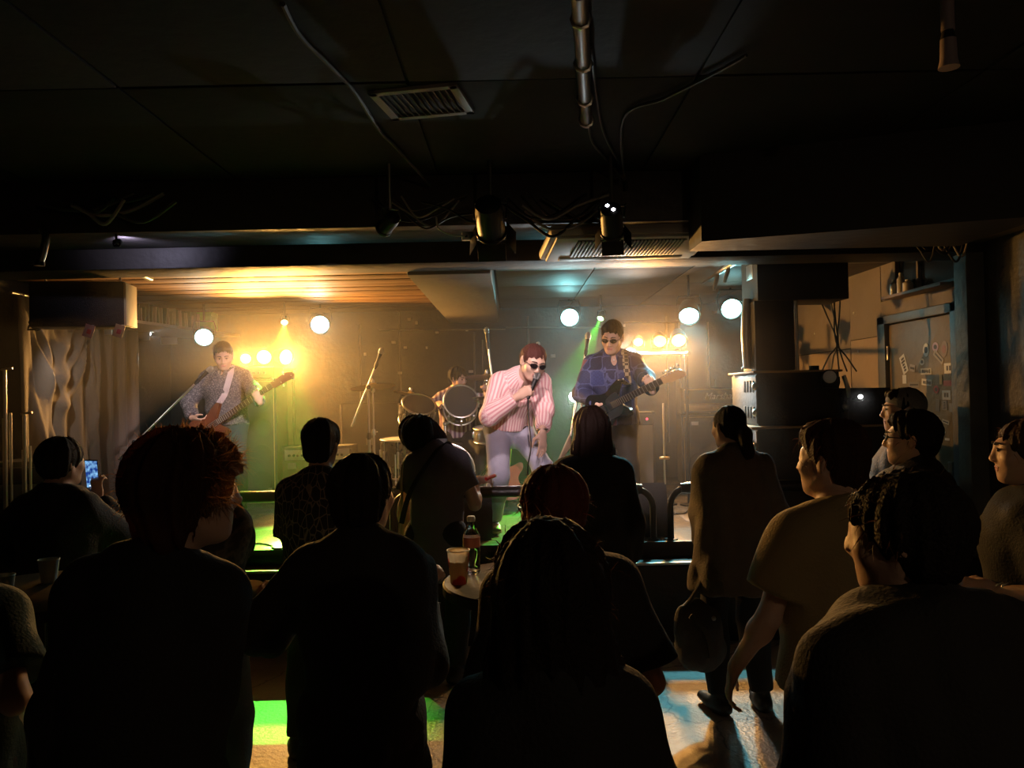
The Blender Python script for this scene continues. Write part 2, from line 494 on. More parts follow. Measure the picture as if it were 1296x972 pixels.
class Person:
    """standing figure facing +y of its own base; pose by torso lean, wrist and foot targets (all in the person's frame)"""
    def __init__(p, label, loc, yaw=0.0, H=1.68, lean=0.0, bend=0.0, side=0.0, twist=0.0, head=(0, 0, 0), arms=None, feet=None,
                 sit=None, width=1.0, depth=1.0, female=False, pelvis=None, neck=(0, 0, 0), zbase=0.0, group=None, hs=1.0):
        s = p.s = H / 1.70; p.female = female; p.w = width; p.dp = depth
        p.root = empty('person', (loc[0], loc[1], zbase), yaw, label, 'person', group)
        p.inv = p.root.matrix_basis.inverted()
        R0 = Euler((-lean, side * .5, 0)).to_matrix(); R1 = Euler((-(lean + bend), side, twist)).to_matrix(); Rm = Euler((-(lean + bend * .5), side * .8, twist * .5)).to_matrix()
        p.R0, p.R1 = R0, R1
        p.P0 = V(pelvis) if pelvis is not None else V((0, 0, .93 * s))
        p.P1 = p.P0 + R0 @ V((0, .005, .15)) * s; p.P2 = p.P1 + Rm @ V((0, .012, .18)) * s; p.P3 = p.P2 + R1 @ V((0, -.022, .165)) * s
        sw = .172 * width * (.92 if female else 1) * s
        p.sh = {k: p.P3 + R1 @ V((k * sw, 0, -.082 * s)) for k in (-1, 1)}
        Rh = Euler((-head[1], head[2], head[0]), 'YXZ').to_matrix() if False else (Matrix.Rotation(head[0], 3, 'Z') @ Matrix.Rotation(-head[1], 3, 'X') @ Matrix.Rotation(head[2], 3, 'Y'))
        p.Rh = Rh; p.hs = hs * (.5 + .5 * s)
        nd = (R1 @ V((0, .02, .10)) * .5 + Rh @ V((0, .02, .10)) * .5) * s
        p.C = p.P3 + nd + V(neck) + Rh @ V((0, .012, .055)) * p.hs
        arms = arms or {}; p.el = {}; p.wr = {}; p.hand = {}
        for k in (-1, 1):
            a = arms.get(k, {})
            tg = a.get('to', (k * (.225 * width), .06, .82 * s)); po = a.get('pole', (k * .15, -1, 0))
            p.el[k], p.wr[k] = ik(p.sh[k], tg, .285 * s, .255 * s, po)
            f = V(a['f']) if 'f' in a else (p.wr[k] - p.el[k])
            t = V(a['t']) if 't' in a else V((0, 1, .2))
            p.hand[k] = (f, t, a.get('curl', .35), a.get('thumb', .3))
        feet = feet or {}; p.kn = {}; p.an = {}; p.toe = {}; p.hip = {}
        for k in (-1, 1):
            a = feet.get(k, {}); p.hip[k] = p.P0 + R0 @ V((k * .088 * s, 0, -.03 * s))
            tg = a.get('to', (k * .12, -.03, .075 * s)); p.kn[k], p.an[k] = ik(p.hip[k], tg, .43 * s, .415 * s, a.get('pole', (k * .1, 1, 0)))
            ta = a.get('turn', -k * .2); p.toe[k] = V((p.an[k].x, p.an[k].y, p.an[k].z - .045 * s)) + V((-math.sin(ta), math.cos(ta), 0)) * .15 * s

    def L(p, w): return p.inv @ V(w)                 # world point into the person's frame

    def body(p, h=.011, hands=True, skin=None):
        s, w, dp = p.s, p.w, p.dp; S = SDF(); X1 = p.R1 @ V((1, 0, 0)); X0 = p.R0 @ V((1, 0, 0))
        S.seg(p.P0 + V((0, 0, -.05 * s)), p.P1, (.150 * s * w, .105 * s * dp), (.128 * s * w, .095 * s * dp), ax=X0, k=.05)
        S.seg(p.P1, p.P2, (.128 * s * w, .095 * s * dp), (.150 * s * w, .108 * s * dp), ax=X1, k=.05)
        S.seg(p.P2, p.P3 + p.R1 @ V((0, 0, -.06 * s)), (.150 * s * w, .108 * s * dp), (.112 * s * w, .075 * s), ax=X1, k=.05)
        S.seg(p.sh[-1], p.sh[1], .046 * s, k=.05)
        for k in (-1, 1): S.seg(p.sh[k].lerp(p.P3, .15), p.P3 + p.R1 @ V((0, -.012, .01)), .034 * s, .040 * s, k=.05)
        nb = p.C + p.Rh @ V((0, -.018, -.06)) * p.hs
        S.seg(p.P3 + p.R1 @ V((0, -.005, -.05 * s)), nb, .056 * s * (.9 if p.female else 1), .052 * s * (.86 if p.female else 1), k=.04)
        head_sdf(S, p.C, p.Rh, p.hs, p.female)
        for k in (-1, 1):
            S.seg(p.sh[k], p.el[k], .050 * s, .038 * s, k=.04); S.seg(p.el[k], p.wr[k], .039 * s, .026 * s, k=.02)
            S.ell(p.el[k].lerp(p.wr[k], .25), (.041 * s,) * 3, None, .03)
            if hands: hand_sdf(S, p.wr[k] + p.hand[k][0].normalized() * .012, p.hand[k][0], p.hand[k][1], k, p.hand[k][2], s, p.hand[k][3])
            S.seg(p.hip[k], p.kn[k], .088 * s, .056 * s, k=.05); S.seg(p.kn[k], p.an[k], .054 * s, .036 * s, k=.03)
            S.ell(p.kn[k].lerp(p.an[k], .28) + V((0, -.012, 0)), (.056 * s, .056 * s, .10 * s), None, .04)
            S.seg(p.an[k] + V((0, -.02, -.04 * s)), p.toe[k], (.036 * s, .032 * s), (.040 * s, .022 * s), ax=(1, 0, 0), k=.03)
        p.sk = solid('body', S.mesh(h), skin or SKIN, p.root); return p

    def face(p, brow=(.03, .02, .015), eyes=True, lips=True, beard=None):
        def q(x, y, z): return p.C + p.Rh @ (V((x, y, z)) * p.hs)
        if eyes:
            for k in (-1, 1):
                mb = MB(); mb.lathe([(1e-6, -.001), (.0035, -.0008), (.0052, 0), (.0055, .0012), (.004, .003), (1e-6, .0036)], 12, Matrix.Translation(q(k * .031, .0925, .0065)) @ p.Rh.to_4x4() @ Matrix.Rotation(-math.pi / 2, 4, 'X'))
                mb.build('iris', EYE_D, p.root)
                mb = MB(); mb.tube([q(k * .016, .0895, .0105), q(k * .025, .0955, .0135), q(k * .036, .0945, .0135), q(k * .047, .085, .0085)], [.0012, .0019, .0018, .001], 6)
                mb.build('eyelid', EYE_D, p.root)
        for k in (-1, 1):
            mb = MB(); mb.tube(spline([q(k * .012, .0985, .026), q(k * .028, .0985, .034), q(k * .048, .083, .029)], 4), [.003, .0038, .004, .004, .0038, .0035, .003, .0025, .0018], 6)
            mb.build('eyebrow', M('brow%.2f' % brow[0], brow, .8), p.root)
        if lips:
            S = SDF(); S.seg(q(-.019, .0880, -.0585), q(.019, .0880, -.0585), .0062 * p.hs, k=.006); S.ell(q(0, .0945, -.0570), (.012, .0055, .0045), p.Rh, .006)
            S.seg(q(-.016, .0885, -.0690), q(.016, .0885, -.0690), .0068 * p.hs, k=.002)
            solid('lips', S.mesh(.003), LIP, p.root)
        return p

    def shirt(p, mat, hem=-.02, sleeve=1.0, t=.016, loose=.012, h=.011, seed=1, fold=.006, collar=None, name='shirt', flare=0.0, neck=.0, vneck=0.0):
        s, w, dp = p.s, p.w, p.dp; S = SDF(); X1 = p.R1 @ V((1, 0, 0)); X0 = p.R0 @ V((1, 0, 0)); u0 = p.R0 @ V((0, 0, 1))
        A = p.P0 + u0 * (hem - .06); cl = [(p.P0 + u0 * hem, tuple(-u0))]; g = t + loose
        S.seg(A, p.P1, ((.178 * w + flare) * s + g, (.128 * dp + flare) * s + g), (.130 * s * w + g, .098 * s * dp + g), ax=X0, k=.06, clip=cl)
        S.seg(p.P1, p.P2, (.130 * s * w + g, .098 * s * dp + g), (.150 * s * w + g, .108 * s * dp + g), ax=X1, k=.06, clip=cl)
        nk = (p.P3 + p.R1 @ V((0, 0, .012 + neck)), tuple(p.R1 @ V((0, .35, 1)).normalized()))
        S.seg(p.P2, p.P3 + p.R1 @ V((0, 0, -.06 * s)), (.150 * s * w + g, .108 * s * dp + g), (.118 * s * w + t, .080 * s + t), ax=X1, k=.06, clip=[nk])
        S.seg(p.sh[-1], p.sh[1], .046 * s + t, k=.05)
        for k in (-1, 1): S.seg(p.sh[k].lerp(p.P3, .15), p.P3 + p.R1 @ V((0, -.012, .005)), .034 * s + t, .036 * s + t, k=.05, clip=[nk])
        for k in (-1, 1):
            if sleeve <= 1.0:
                e = p.sh[k].lerp(p.el[k], sleeve); d = (p.el[k] - p.sh[k]).normalized()
                S.seg(p.sh[k], e, .050 * s + t, .045 * s + t + loose, k=.04, clip=[(e, tuple(d))])
            else:
                e = p.el[k].lerp(p.wr[k], sleeve - 1.0); d = (p.wr[k] - p.el[k]).normalized()
                S.seg(p.sh[k], p.el[k], .050 * s + t, .044 * s + t + loose * .6, k=.04)
                S.seg(p.el[k], e, .044 * s + t + loose * .6, .031 * s + t + loose * .3, k=.03, clip=[(e, tuple(d))])
        if vneck:
            S.ell(p.P3 + p.R1 @ V((0, .10 * s, -.02 * s)), (vneck * .42, .09, vneck), p.R1, .012, 's')
        if collar:
            nb = p.C + p.Rh @ V((0, -.018, -.06)) * p.hs; d = (nb - p.P3).normalized()
            b = p.P3 + d * .0; S.seg(b, b + d * collar, .068 * s, .066 * s, k=.015, clip=[(b + d * collar, tuple((d + p.R1 @ V((0, .5, 0))).normalized()))])
        ob = solid(name, S.mesh(h, folds(seed, fold), fold * 2.5), mat, p.root, uv=S)
        return ob

    def pants(p, mat, t=.012, h=.012, seed=2, length=.93, name='trousers', top=.06, skirt=False, fold=.005):
        s, w, dp = p.s, p.w, p.dp; S = SDF(); X0 = p.R0 @ V((1, 0, 0)); u0 = p.R0 @ V((0, 0, 1))
        S.seg(p.P0 + V((0, 0, -.05 * s)), p.P1, (.152 * s * w + t, .107 * s * dp + t), (.130 * s * w + t, .097 * s * dp + t), ax=X0, k=.05, clip=[(p.P0 + u0 * top, tuple(u0))])
        for k in (-1, 1):
            e = p.kn[k].lerp(p.an[k], length); d = (p.an[k] - p.kn[k]).normalized()
            S.seg(p.hip[k], p.kn[k], .092 * s + t, .062 * s + t, k=.05); S.seg(p.kn[k], e, .062 * s + t, .048 * s + t, k=.03, clip=[(e, tuple(d))])
            S.ell(p.hip[k] + V((0, -.022, -.01)), (.080 * s + t, .088 * s + t, .10 * s), None, .05); S.ell(p.kn[k].lerp(p.an[k], .28) + V((0, -.012, 0)), (.060 * s + t, .060 * s + t, .11 * s), None, .04)
        return solid(name, S.mesh(h, folds(seed, fold), fold * 2.5), mat, p.root, uv=S)

    def shoes(p, mat=None):
        for k in (-1, 1):
            S = SDF(); d = (p.toe[k] - p.an[k]); d.z = 0; d.normalize(); z0 = p.an[k].z - .075 * p.s + .004
            a = V((p.an[k].x, p.an[k].y, z0 + .035)); 
            S.seg(a - d * .045, a + d * .06, (.042, .040), (.046, .032), ax=d.cross(V((0, 0, 1))), k=.03, clip=[((0, 0, z0), (0, 0, -1))])
            S.seg(a + d * .06, a + d * .155, (.046, .032), (.040, .024), ax=d.cross(V((0, 0, 1))), k=.03, clip=[((0, 0, z0), (0, 0, -1))])
            S.seg(a, a + V((0, 0, .06)), .042, .040, k=.03)
            solid('shoe', S.mesh(.009), mat or M('shoe_dark', (.02, .018, .016), .5), p.root)
        return p

    def hair(p, mat, style='short', seed=3, fly=120, h=.008, vol=.0, length=.12, part=None, bare=.0):
        def q(x, y, z): return p.C + p.Rh @ (V((x, y, z)) * p.hs)
        s = p.hs; S = SDF(); Y = p.Rh @ V((0, 1, 0)); Z = p.Rh @ V((0, 0, 1)); X = p.Rh @ V((1, 0, 0)); amp = .006; n1 = 16; dm = .012
        if style == 'short':
            S.ell(q(0, -.020, .046), ((.079 + vol) * s, (.100 + vol) * s, (.088 + vol) * s), p.Rh, .02)
            S.ell(q(0, -.062, -.025), ((.060 + vol) * s, (.045 + vol) * s, .060 * s), p.Rh, .03)
            S.ell(q(0, .052, .092), ((.056 + vol * .5) * s, .036 * s, (.024 + vol * .6) * s), p.Rh, .03)
            for k in (-1, 1): S.ell(q(k * .068, -.004, .040), (.014 * s, .028 * s, .034 * s), p.Rh, .015)
            S.ell(q(0, .085, -.01), (.075 * s, .056 * s, .078 * s), p.Rh, .012, 's'); S.ell(q(0, .06, -.08), (.12 * s, .085 * s, .075 * s), p.Rh, .012, 's')
        elif style == 'bob':
            S.ell(q(0, -.016, .034), ((.088 + vol) * s, (.108 + vol) * s, (.094 + vol) * s), p.Rh, .02)
            S.seg(q(0, -.035, .02), q(0, -.040, -length * .7), ((.085 + vol) * s, (.075 + vol) * s), ((.078 + vol * 1.2) * s, (.060 + vol) * s), ax=X, k=.03)
            S.ell(q(0, .095, -.03), (.066 * s, .062 * s, .085 * s), p.Rh, .015, 's'); amp = .006
        elif style == 'curly':
            S.ell(q(0, -.016, .040), ((.098 + vol) * s, (.112 + vol) * s, (.100 + vol) * s), p.Rh, .02)
            S.seg(q(0, -.045, .0), q(0, -.050, -length), ((.092 + vol) * s, (.070 + vol) * s), ((.078 + vol) * s, (.05 + vol) * s), ax=X, k=.04)
            S.ell(q(0, .10, -.03), (.070 * s, .066 * s, .080 * s), p.Rh, .015, 's'); amp = .011; n1 = 15; dm = .026
        elif style == 'long':
            S.ell(q(0, -.014, .036), ((.088 + vol) * s, (.108 + vol) * s, (.094 + vol) * s), p.Rh, .02)
            dn = (V((0, 0, -1)) * .75 - Z * .25).normalized(); a = q(0, -.035, .0)
            S.seg(a, a + dn * (length * .5), ((.092 + vol) * s, (.080 + vol) * s), ((.108 + vol * 1.5) * s, (.075 + vol) * s), ax=X, k=.03)
            S.seg(a + dn * (length * .5), a + dn * length, ((.108 + vol * 1.5) * s, (.075 + vol) * s), ((.085 + vol) * s, .045 * s), ax=X, k=.03)
            S.ell(q(0, .10, -.04), (.066 * s, .07 * s, .10 * s), p.Rh, .015, 's'); S.ell(q(0, .09, -.20), (.09, .06, .12), None, .02, 's'); amp = .007; n1 = 18
        elif style == 'tail':
            S.ell(q(0, -.016, .034), (.081 * s, .102 * s, .088 * s), p.Rh, .02)
            S.ell(q(0, -.055, -.03), (.058 * s, .045 * s, .045 * s), p.Rh, .03)
            pts = [q(0, -.10, .0), q(0, -.135, -.04), q(.01, -.14, -.13), q(.012, -.125, -.13 - length)]
            for i, (ra, rb) in enumerate(((.026, .034), (.034, .032), (.032, .012))): S.seg(pts[i], pts[i + 1], ra, rb, k=.02)
            S.ell(q(0, .09, -.02), (.066 * s, .064 * s, .09 * s), p.Rh, .015, 's'); amp = .004
        mb = MB()
        if fly: strands(p.C, p.Rh, fly, mb, seed, base=tuple(x * s for x in (.090 + vol, .108 + vol, .100 + vol)), region=lambda d: d.z > -.35 and not (d.y > .55 and d.z < .35),
                        len_=(.025, .05 + vol), lift=.5 if style == 'curly' else .2, wave=.5 if style == 'curly' else .25)
        return solid('hair', S.mesh(h, clumps(p.C, seed, amp, n1), dm), mat, p.root, extra=mb)


def collar(p, mat, hgt=.055, flap=.062, gap=.5):
    """turned-down shirt collar standing round the neck, open at the throat"""
    nb = p.C + p.Rh @ V((0, -.018, -.06)) * p.hs; d = (nb - p.P3).normalized(); X = p.R1 @ V((1, 0, 0)); Y = d.cross(X) * -1; Y = -d.cross(X) if False else (p.R1 @ V((0, 1, 0)) - d * (p.R1 @ V((0, 1, 0))).dot(d)).normalized()
    X = Y.cross(d); vs = []; n = 28; c0 = p.P3 + d * .004
    for i in range(n + 1):
        t = gap * .5 + (2 * math.pi - gap) * i / n; o = X * math.sin(t) + Y * math.cos(t); fr_ = max(0, math.cos(t)) ** 3
        top = c0 + o * .062 * p.s + d * (hgt - .022 * max(0, math.cos(t))); low = c0 + o * (.084 + .042 * fr_) * p.s + d * (.010 - flap * fr_)
        vs += [c0 + o * .058 * p.s - d * .01, top, top + o * .006, low, low - o * .004 - d * .002]
    mb = MB(); mb.add(vs, [(5 * i + a, 5 * i + a + 1, 5 * i + 6 + a, 5 * i + 5 + a) for i in range(n) for a in range(4)] + [(0, 1, 2, 3, 4), tuple(5 * n + k for k in (4, 3, 2, 1, 0))])
    return mb.build('collar', mat, p.root, ang=70)


def glasses(p, dark=True, mat=None, lensmat=None):
    def q(x, y, z): return p.C + p.Rh @ (V((x, y, z)) * p.hs)
    fm = mat or M('glasses_frame', (.015, .012, .012), .3); lm = lensmat or (M('dark_lens', (.012, .008, .010), .08, coat=.5) if dark else M('clear_lens', (.9, .9, .9), .05, trans=1, alpha=.25))
    root = MB(); Z = p.Rh @ V((0, 0, 1))
    for k in (-1, 1):
        pts = [q(k * (.033 + .0255 * math.cos(t) * (1 if abs(math.cos(t)) < .7 else 1.0)), .1065 - .012 * abs(math.cos(t)) * (1 if math.cos(t) > 0 else .1), .006 + .0165 * math.sin(t)) for t in [2 * math.pi * i / 16 for i in range(16)]]
        root.tube(pts, .0022, 6, closed=True); root.tube([q(k * .058, .094, .009), q(k * .076, .05, .010), q(k * .083, -.005, .008), q(k * .080, -.022, -.008)], .0022, 6)
    root.tube([q(-.009, .1075, .009), q(0, .112, .012), q(.009, .1075, .009)], .002, 6)
    g = root.build('glasses', fm, p.root)
    for k in (-1, 1):
        mb = MB(); c = q(k * .033, .1075, .006)
        pts = [q(k * (.033 + .0250 * math.cos(t)), .106 - .012 * abs(math.cos(t)) * (1 if math.cos(t) > 0 else .1), .006 + .016 * math.sin(t)) for t in [2 * math.pi * i / 16 for i in range(16)]]
        back = [x - p.Rh @ V((0, .002, 0)) for x in pts]
        mb.add([c] + pts + [c - p.Rh @ V((0, .002, 0))] + back, [(0, 1 + i, 1 + (i + 1) % 16) for i in range(16)] + [(17, 18 + (i + 1) % 16, 18 + i) for i in range(16)] + [(1 + i, 18 + i, 18 + (i + 1) % 16, 1 + (i + 1) % 16) for i in range(16)])
        mb.build('lens', lm, g)
    return g

# ================================================================ the room
BLACK = M('black_paint', (.022, .019, .017), .55, bump=(30, .25), var=(3, .4))
CEILM = M('ceiling_paint', (.015, .012, .0095), .8, bump=(14, .2), var=(2, .5))
CEILP = M('ceiling_panel_paint', (.020, .0155, .011), .8, bump=(14, .2), var=(2, .4))
DARKM = M('dark_metal', (.03, .03, .032), .35, .8)
CHROME = M('chrome', (.82, .80, .78), .30, 1.0)
STEEL = M('brushed_steel', (.45, .44, .42), .32, 1.0)
RUBBER = M('black_rubber', (.012, .012, .012), .6)
VINYL = M('black_vinyl', (.022, .021, .021), .5, bump=(180, .3))
TOLEX = M('black_tolex', (.030, .029, .028), .55, bump=(220, .35))
GRILLE = M('grille_cloth', (.050, .046, .042), .9, bump=(300, .4))
WHITE = M('white_plastic', (.72, .70, .66), .4)
GOLD = M('gold_piping', (.62, .47, .22), .4, .3)

# worn screed floor with a few cracks
def floor_material():
    m = bpy.data.materials.new('worn_floor'); m.use_nodes = True; nt = m.node_tree; b = nt.nodes['Principled BSDF']
    tc = nt.nodes.new('ShaderNodeTexCoord'); n1 = nt.nodes.new('ShaderNodeTexNoise'); n1.inputs['Scale'].default_value = 3; n1.inputs['Detail'].default_value = 8
    rp = nt.nodes.new('ShaderNodeValToRGB'); rp.color_ramp.elements[0].position = .35; rp.color_ramp.elements[0].color = (.30, .27, .235, 1)
    rp.color_ramp.elements[1].position = .7; rp.color_ramp.elements[1].color = (.44, .40, .35, 1)
    vo = nt.nodes.new('ShaderNodeTexVoronoi'); vo.feature = 'DISTANCE_TO_EDGE'; vo.inputs['Scale'].default_value = .9
    ad = nt.nodes.new('ShaderNodeMixRGB'); ad.blend_type = 'ADD'; ad.inputs['Fac'].default_value = .22
    n2 = nt.nodes.new('ShaderNodeTexNoise'); n2.inputs['Scale'].default_value = 5; n2.inputs['Detail'].default_value = 4
    cr = nt.nodes.new('ShaderNodeValToRGB'); cr.color_ramp.elements[0].position = .0; cr.color_ramp.elements[0].color = (.3, .3, .3, 1)
    cr.color_ramp.elements[1].position = .006; cr.color_ramp.elements[1].color = (1, 1, 1, 1)
    mu = nt.nodes.new('ShaderNodeMixRGB'); mu.blend_type = 'MULTIPLY'; mu.inputs['Fac'].default_value = 1
    n3 = nt.nodes.new('ShaderNodeTexNoise'); n3.inputs['Scale'].default_value = 45; n3.inputs['Detail'].default_value = 6
    bp = nt.nodes.new('ShaderNodeBump'); bp.inputs['Strength'].default_value = .5; bp.inputs['Distance'].default_value = .012
    L = nt.links.new
    L(tc.outputs['Object'], n1.inputs['Vector']); L(n1.outputs['Fac'], rp.inputs['Fac']); L(tc.outputs['Object'], n2.inputs['Vector'])
    L(tc.outputs['Object'], ad.inputs['Color1']); L(n2.outputs['Color'], ad.inputs['Color2']); L(ad.outputs['Color'], vo.inputs['Vector'])
    L(vo.outputs['Distance'], cr.inputs['Fac']); L(rp.outputs['Color'], mu.inputs['Color1']); L(cr.outputs['Color'], mu.inputs['Color2'])
    L(mu.outputs['Color'], b.inputs['Base Color']); L(tc.outputs['Object'], n3.inputs['Vector']); L(n3.outputs['Fac'], bp.inputs['Height']); L(bp.outputs['Normal'], b.inputs['Normal'])
    b.inputs['Roughness'].default_value = .42
    return m


structure('floor', MB().box((LEFT - .1, -1.6, -.1), (RIGHT + 1.2, ST_F + .1, 0)), floor_material())
structure('wall_left', MB().box((LEFT - .15, -1.6, 0), (LEFT, BACK + .1, CEIL)), BLACK)
wb = structure('wall_back', MB().box((LEFT - .15, BACK, 0), (RIGHT + .2, BACK + .15, CEIL)), M('back_wall', (.026, .024, .021), .7, bump=(20, .25), var=(1.5, .4)))
for px, y0_, y1_ in ((505, 395, 600), (600, 420, 600), (611, 430, 600), (668, 400, 600), (843, 400, 560), (896, 470, 600), (905, 480, 600), (455, 410, 560)):
    a = at(px, y0_, BACK - .02); b = at(px, y1_, BACK - .02); MB().cyl((a.x, BACK - .018, max(b.z, STAGE)), (a.x, BACK - .018, a.z), .013, n=8).build('wall_pipe', M('pipe_grey', (.20, .19, .17), .45, .3), wb)
for px0, px1, py in ((480, 640, 418), (640, 770, 415), (790, 860, 408)):
    a = at(px0, py, BACK - .02); b = at(px1, py, BACK - .02); MB().cyl((a.x, BACK - .04, a.z), (b.x, BACK - .04, a.z - .02), .010, n=8).build('wall_rail', M('pipe_grey', (.20, .19, .17), .45, .3), wb)
g = random.Random(21)
for px, py in ((462, 448), (518, 404), (527, 408), (498, 433), (513, 440), (540, 440), (553, 421), (506, 472), (591, 418), (700, 450), (770, 415), (790, 412), (905, 395), (596, 470)):
    P = at(px, py, BACK - .02); w_ = g.uniform(.012, .03); MB().box((P.x - w_, BACK - .03, P.z - g.uniform(.01, .03)), (P.x + w_, BACK, P.z + .015), .003).build('wall_fitting', M('fitting_pale', (.48, .45, .40), .4), wb)
structure('wall_rear', MB().box((LEFT - .15, -1.75, 0), (RIGHT + 1.2, -1.6, CEIL)), BLACK)

# ---- right side: boarded wall with a steel door, a transom opening, a pillar
wr = structure('wall_right', MB().box((RIGHT, 5.3, 0), (RIGHT + .12, BACK, CEIL)), M('wall_behind', (.05, .045, .04), .8))
BOARD = M('painted_board', (.56, .43, .34), .75, bump=(9, .5), var=(1.6, .35)); BOARD2 = M('grey_board', (.36, .30, .265), .75, bump=(7, .6), var=(1.4, .35))
def wall_sheet(y0, y1, z0, z1, m, t=.014):
    return MB().box((RIGHT - t, y0, z0), (RIGHT + .001, y1, z1), .004).build('wall_panel', m, wr)
wall_sheet(7.35, 9.42, .64, 2.08, BOARD); wall_sheet(7.35, 9.42, 2.09, CEIL - .2, BOARD2, .010); wall_sheet(6.72, 7.34, .64, 2.16, BOARD, .012); wall_sheet(6.72, 7.34, 2.165, CEIL - .2, BOARD2)
wall_sheet(5.5, 6.71, 2.33, 2.46, BOARD2, .02); wall_sheet(6.40, 6.71, 2.465, CEIL - .2, BOARD2)
for k, (y, z) in enumerate(((7.25, 2.42), (7.18, 2.05), (8.2, 2.3), (6.9, 1.5))):
    MB().ball((RIGHT - .016, y, z), (.006, .014, .014), 8, 6).build('screw_cover', WHITE, wr)
structure('wall_right_front', MB().box((RIGHT, -1.6, 0), (RIGHT + .12, 5.3, CEIL)), BLACK)  # black stands in for the shade on the wall this side of the pillar
pil = structure('trim_1', MB().box((3.175, 5.27, 0), (RIGHT + .02, 5.42, CEIL), .008), M('pillar_paint', (.17, .165, .13), .6, bump=(16, .5), var=(6, .5, (.10, .10, .09))))

door = empty('door_1', (RIGHT, 6.05, 0)); door['kind'] = 'structure'
DOORM = M('door_paint', (.30, .215, .11), .55, bump=(11, .55), var=(2.2, .55, (.15, .115, .07)))
FRAMEM = M('door_frame_paint', (.14, .14, .15), .5, bump=(20, .2))
MB().box((-.035, -.46, .02), (-.001, .50, 2.24), .006).build('door_leaf', DOORM, door)
fr = MB(); fr.box((-.07, .51, 0), (0, .64, 2.32), .006); fr.box((-.07, -.56, 2.25), (0, .64, 2.32), .006); fr.box((-.07, -.56, 0), (0, -.47, 2.32), .006); fr.build('door_frame', FRAMEM, door)
hd = MB(); hd.box((-.05, -.42, .98), (-.034, -.36, 1.14), .004).build('lock_plate', STEEL, door); MB().tube([(-.045, -.39, 1.06), (-.09, -.39, 1.06), (-.095, -.36, 1.06), (-.095, -.28, 1.055)], .009).build('door_handle', STEEL, door)
hg = MB();
for z in (.4, 1.2, 2.0): hg.cyl((-.045, .503, z - .06), (-.045, .503, z + .06), .011)
hg.build('hinge', STEEL, door)
# stickers on the door, read off the photograph (pixel x, pixel y, width, height, tilt, colour, mark)
STK = [(1172, 443, 8, 17, 0, 'w', 'o'), (1184, 439, 8, 12, 0, 'p', 'o'), (1188, 452, 14, 8, 35, 'g', '-'), (1167, 458, 6, 9, 0, 'w', 'o'), (1144, 461, 7, 24, -25, 'w', 'z'),
       (1155, 466, 7, 9, 10, 'g', '-'), (1172, 470, 14, 8, 0, 'c', 'z'), (1201, 466, 12, 13, 0, 'w', 'b'), (1145, 480, 5, 11, 0, 'w', ''), (1157, 487, 14, 7, 0, 'k', '-'), (1173, 484, 13, 8, 5, 'w', 'z'),
       (1191, 480, 4, 13, 0, 'y', ''), (1199, 485, 10, 7, 0, 'r', ''), (1185, 493, 7, 10, 10, 'r', 'o'), (1198, 500, 11, 12, 0, 'w', 'b'), (1209, 500, 5, 19, 0, 'c', 'o'), (1187, 513, 5, 15, 5, 'k', ''),
       (1196, 513, 6, 12, 0, 'g', 'z'), (1204, 516, 5, 11, 0, 'g', ''), (1215, 510, 4, 5, 0, 'w', ''), (1184, 530, 7, 10, 10, 'w', 'z'), (1197, 534, 9, 5, 10, 'c', '-'), (1211, 538, 10, 6, 0, 'y', '-'),
       (1192, 547, 8, 11, 35, 'w', ''), (1199, 556, 6, 3, 0, 'w', ''), (1195, 442, 9, 22, 15, 'b', 'o'), (1208, 450, 8, 20, -15, 'b', 'o'), (1213, 432, 6, 16, 10, 'b', 'o')]
SC = dict(w=(.78, .76, .74), p=(.55, .38, .55), g=(.42, .38, .37), c=(.62, .58, .50), k=(.26, .24, .22), y=(.60, .42, .15), r=(.62, .10, .12), b=(.26, .17, .10))
def onwall(px, py, X):
    r = ray(px, py); return V((0, 0, CAM_H)) + r * (X / r.x)
for i, (px, py, w, h, tilt, c, mk) in enumerate(STK):
    P = onwall(px, py, RIGHT - .036); sc_ = P.y / F; hw = w * .5 * sc_ * P.y / RIGHT * .98; hh = h * .5 * sc_
    mat_ = Matrix.Translation((-.036 - .0006 * (i % 3), P.y - 6.05, P.z)) @ Matrix.Rotation(R(tilt), 4, 'X')
    mb = MB()
    if mk == 'o': mb.prism([(hh * math.sin(a), hw * math.cos(a)) for a in [2 * math.pi * k / 16 for k in range(16)]], 0, .0014, mat_ @ Matrix.Rotation(-math.pi / 2, 4, 'Y'))
    else: mb.box((-.0014, -hw, -hh), (0, hw, hh), mat=mat_)
    st = mb.build('sticker', M('sticker_' + c, SC[c], .45), door)
    if mk:
        mb = MB(); g = random.Random(i)
        if mk == 'o': mb.prism([(hh * .5 * math.sin(a), hw * .55 * math.cos(a)) for a in [2 * math.pi * k / 12 for k in range(12)]], .0014, .0022, mat_ @ Matrix.Rotation(-math.pi / 2, 4, 'Y'))
        elif mk == 'b':
            for q in (-.5, .1): mb.box((-.0022, hw * q, -hh * .45), (-.0013, hw * (q + .42), hh * .5), mat=mat_)
        elif mk == '-': mb.box((-.0022, -hw * .75, -hh * .3), (-.0013, hw * .75, hh * .3), mat=mat_)
        else:
            n_ = 5; big = hw > hh
            for q in range(n_):
                a0 = -.8 + 1.6 * q / n_; a1 = a0 + .22
                lo = (-.0022, hw * a0, -hh * g.uniform(.3, .7)) if big else (-.0022, -hw * g.uniform(.3, .7), hh * a0)
                hi = (-.0013, hw * a1, hh * g.uniform(.3, .7)) if big else (-.0013, hw * g.uniform(.3, .7), hh * a1)
                mb.box(lo, hi, mat=mat_)
        mb.build('print', M('sticker_ink', (.05, .045, .05), .5) if c != 'b' else M('sticker_ink_red', (.32, .12, .08), .5), st)

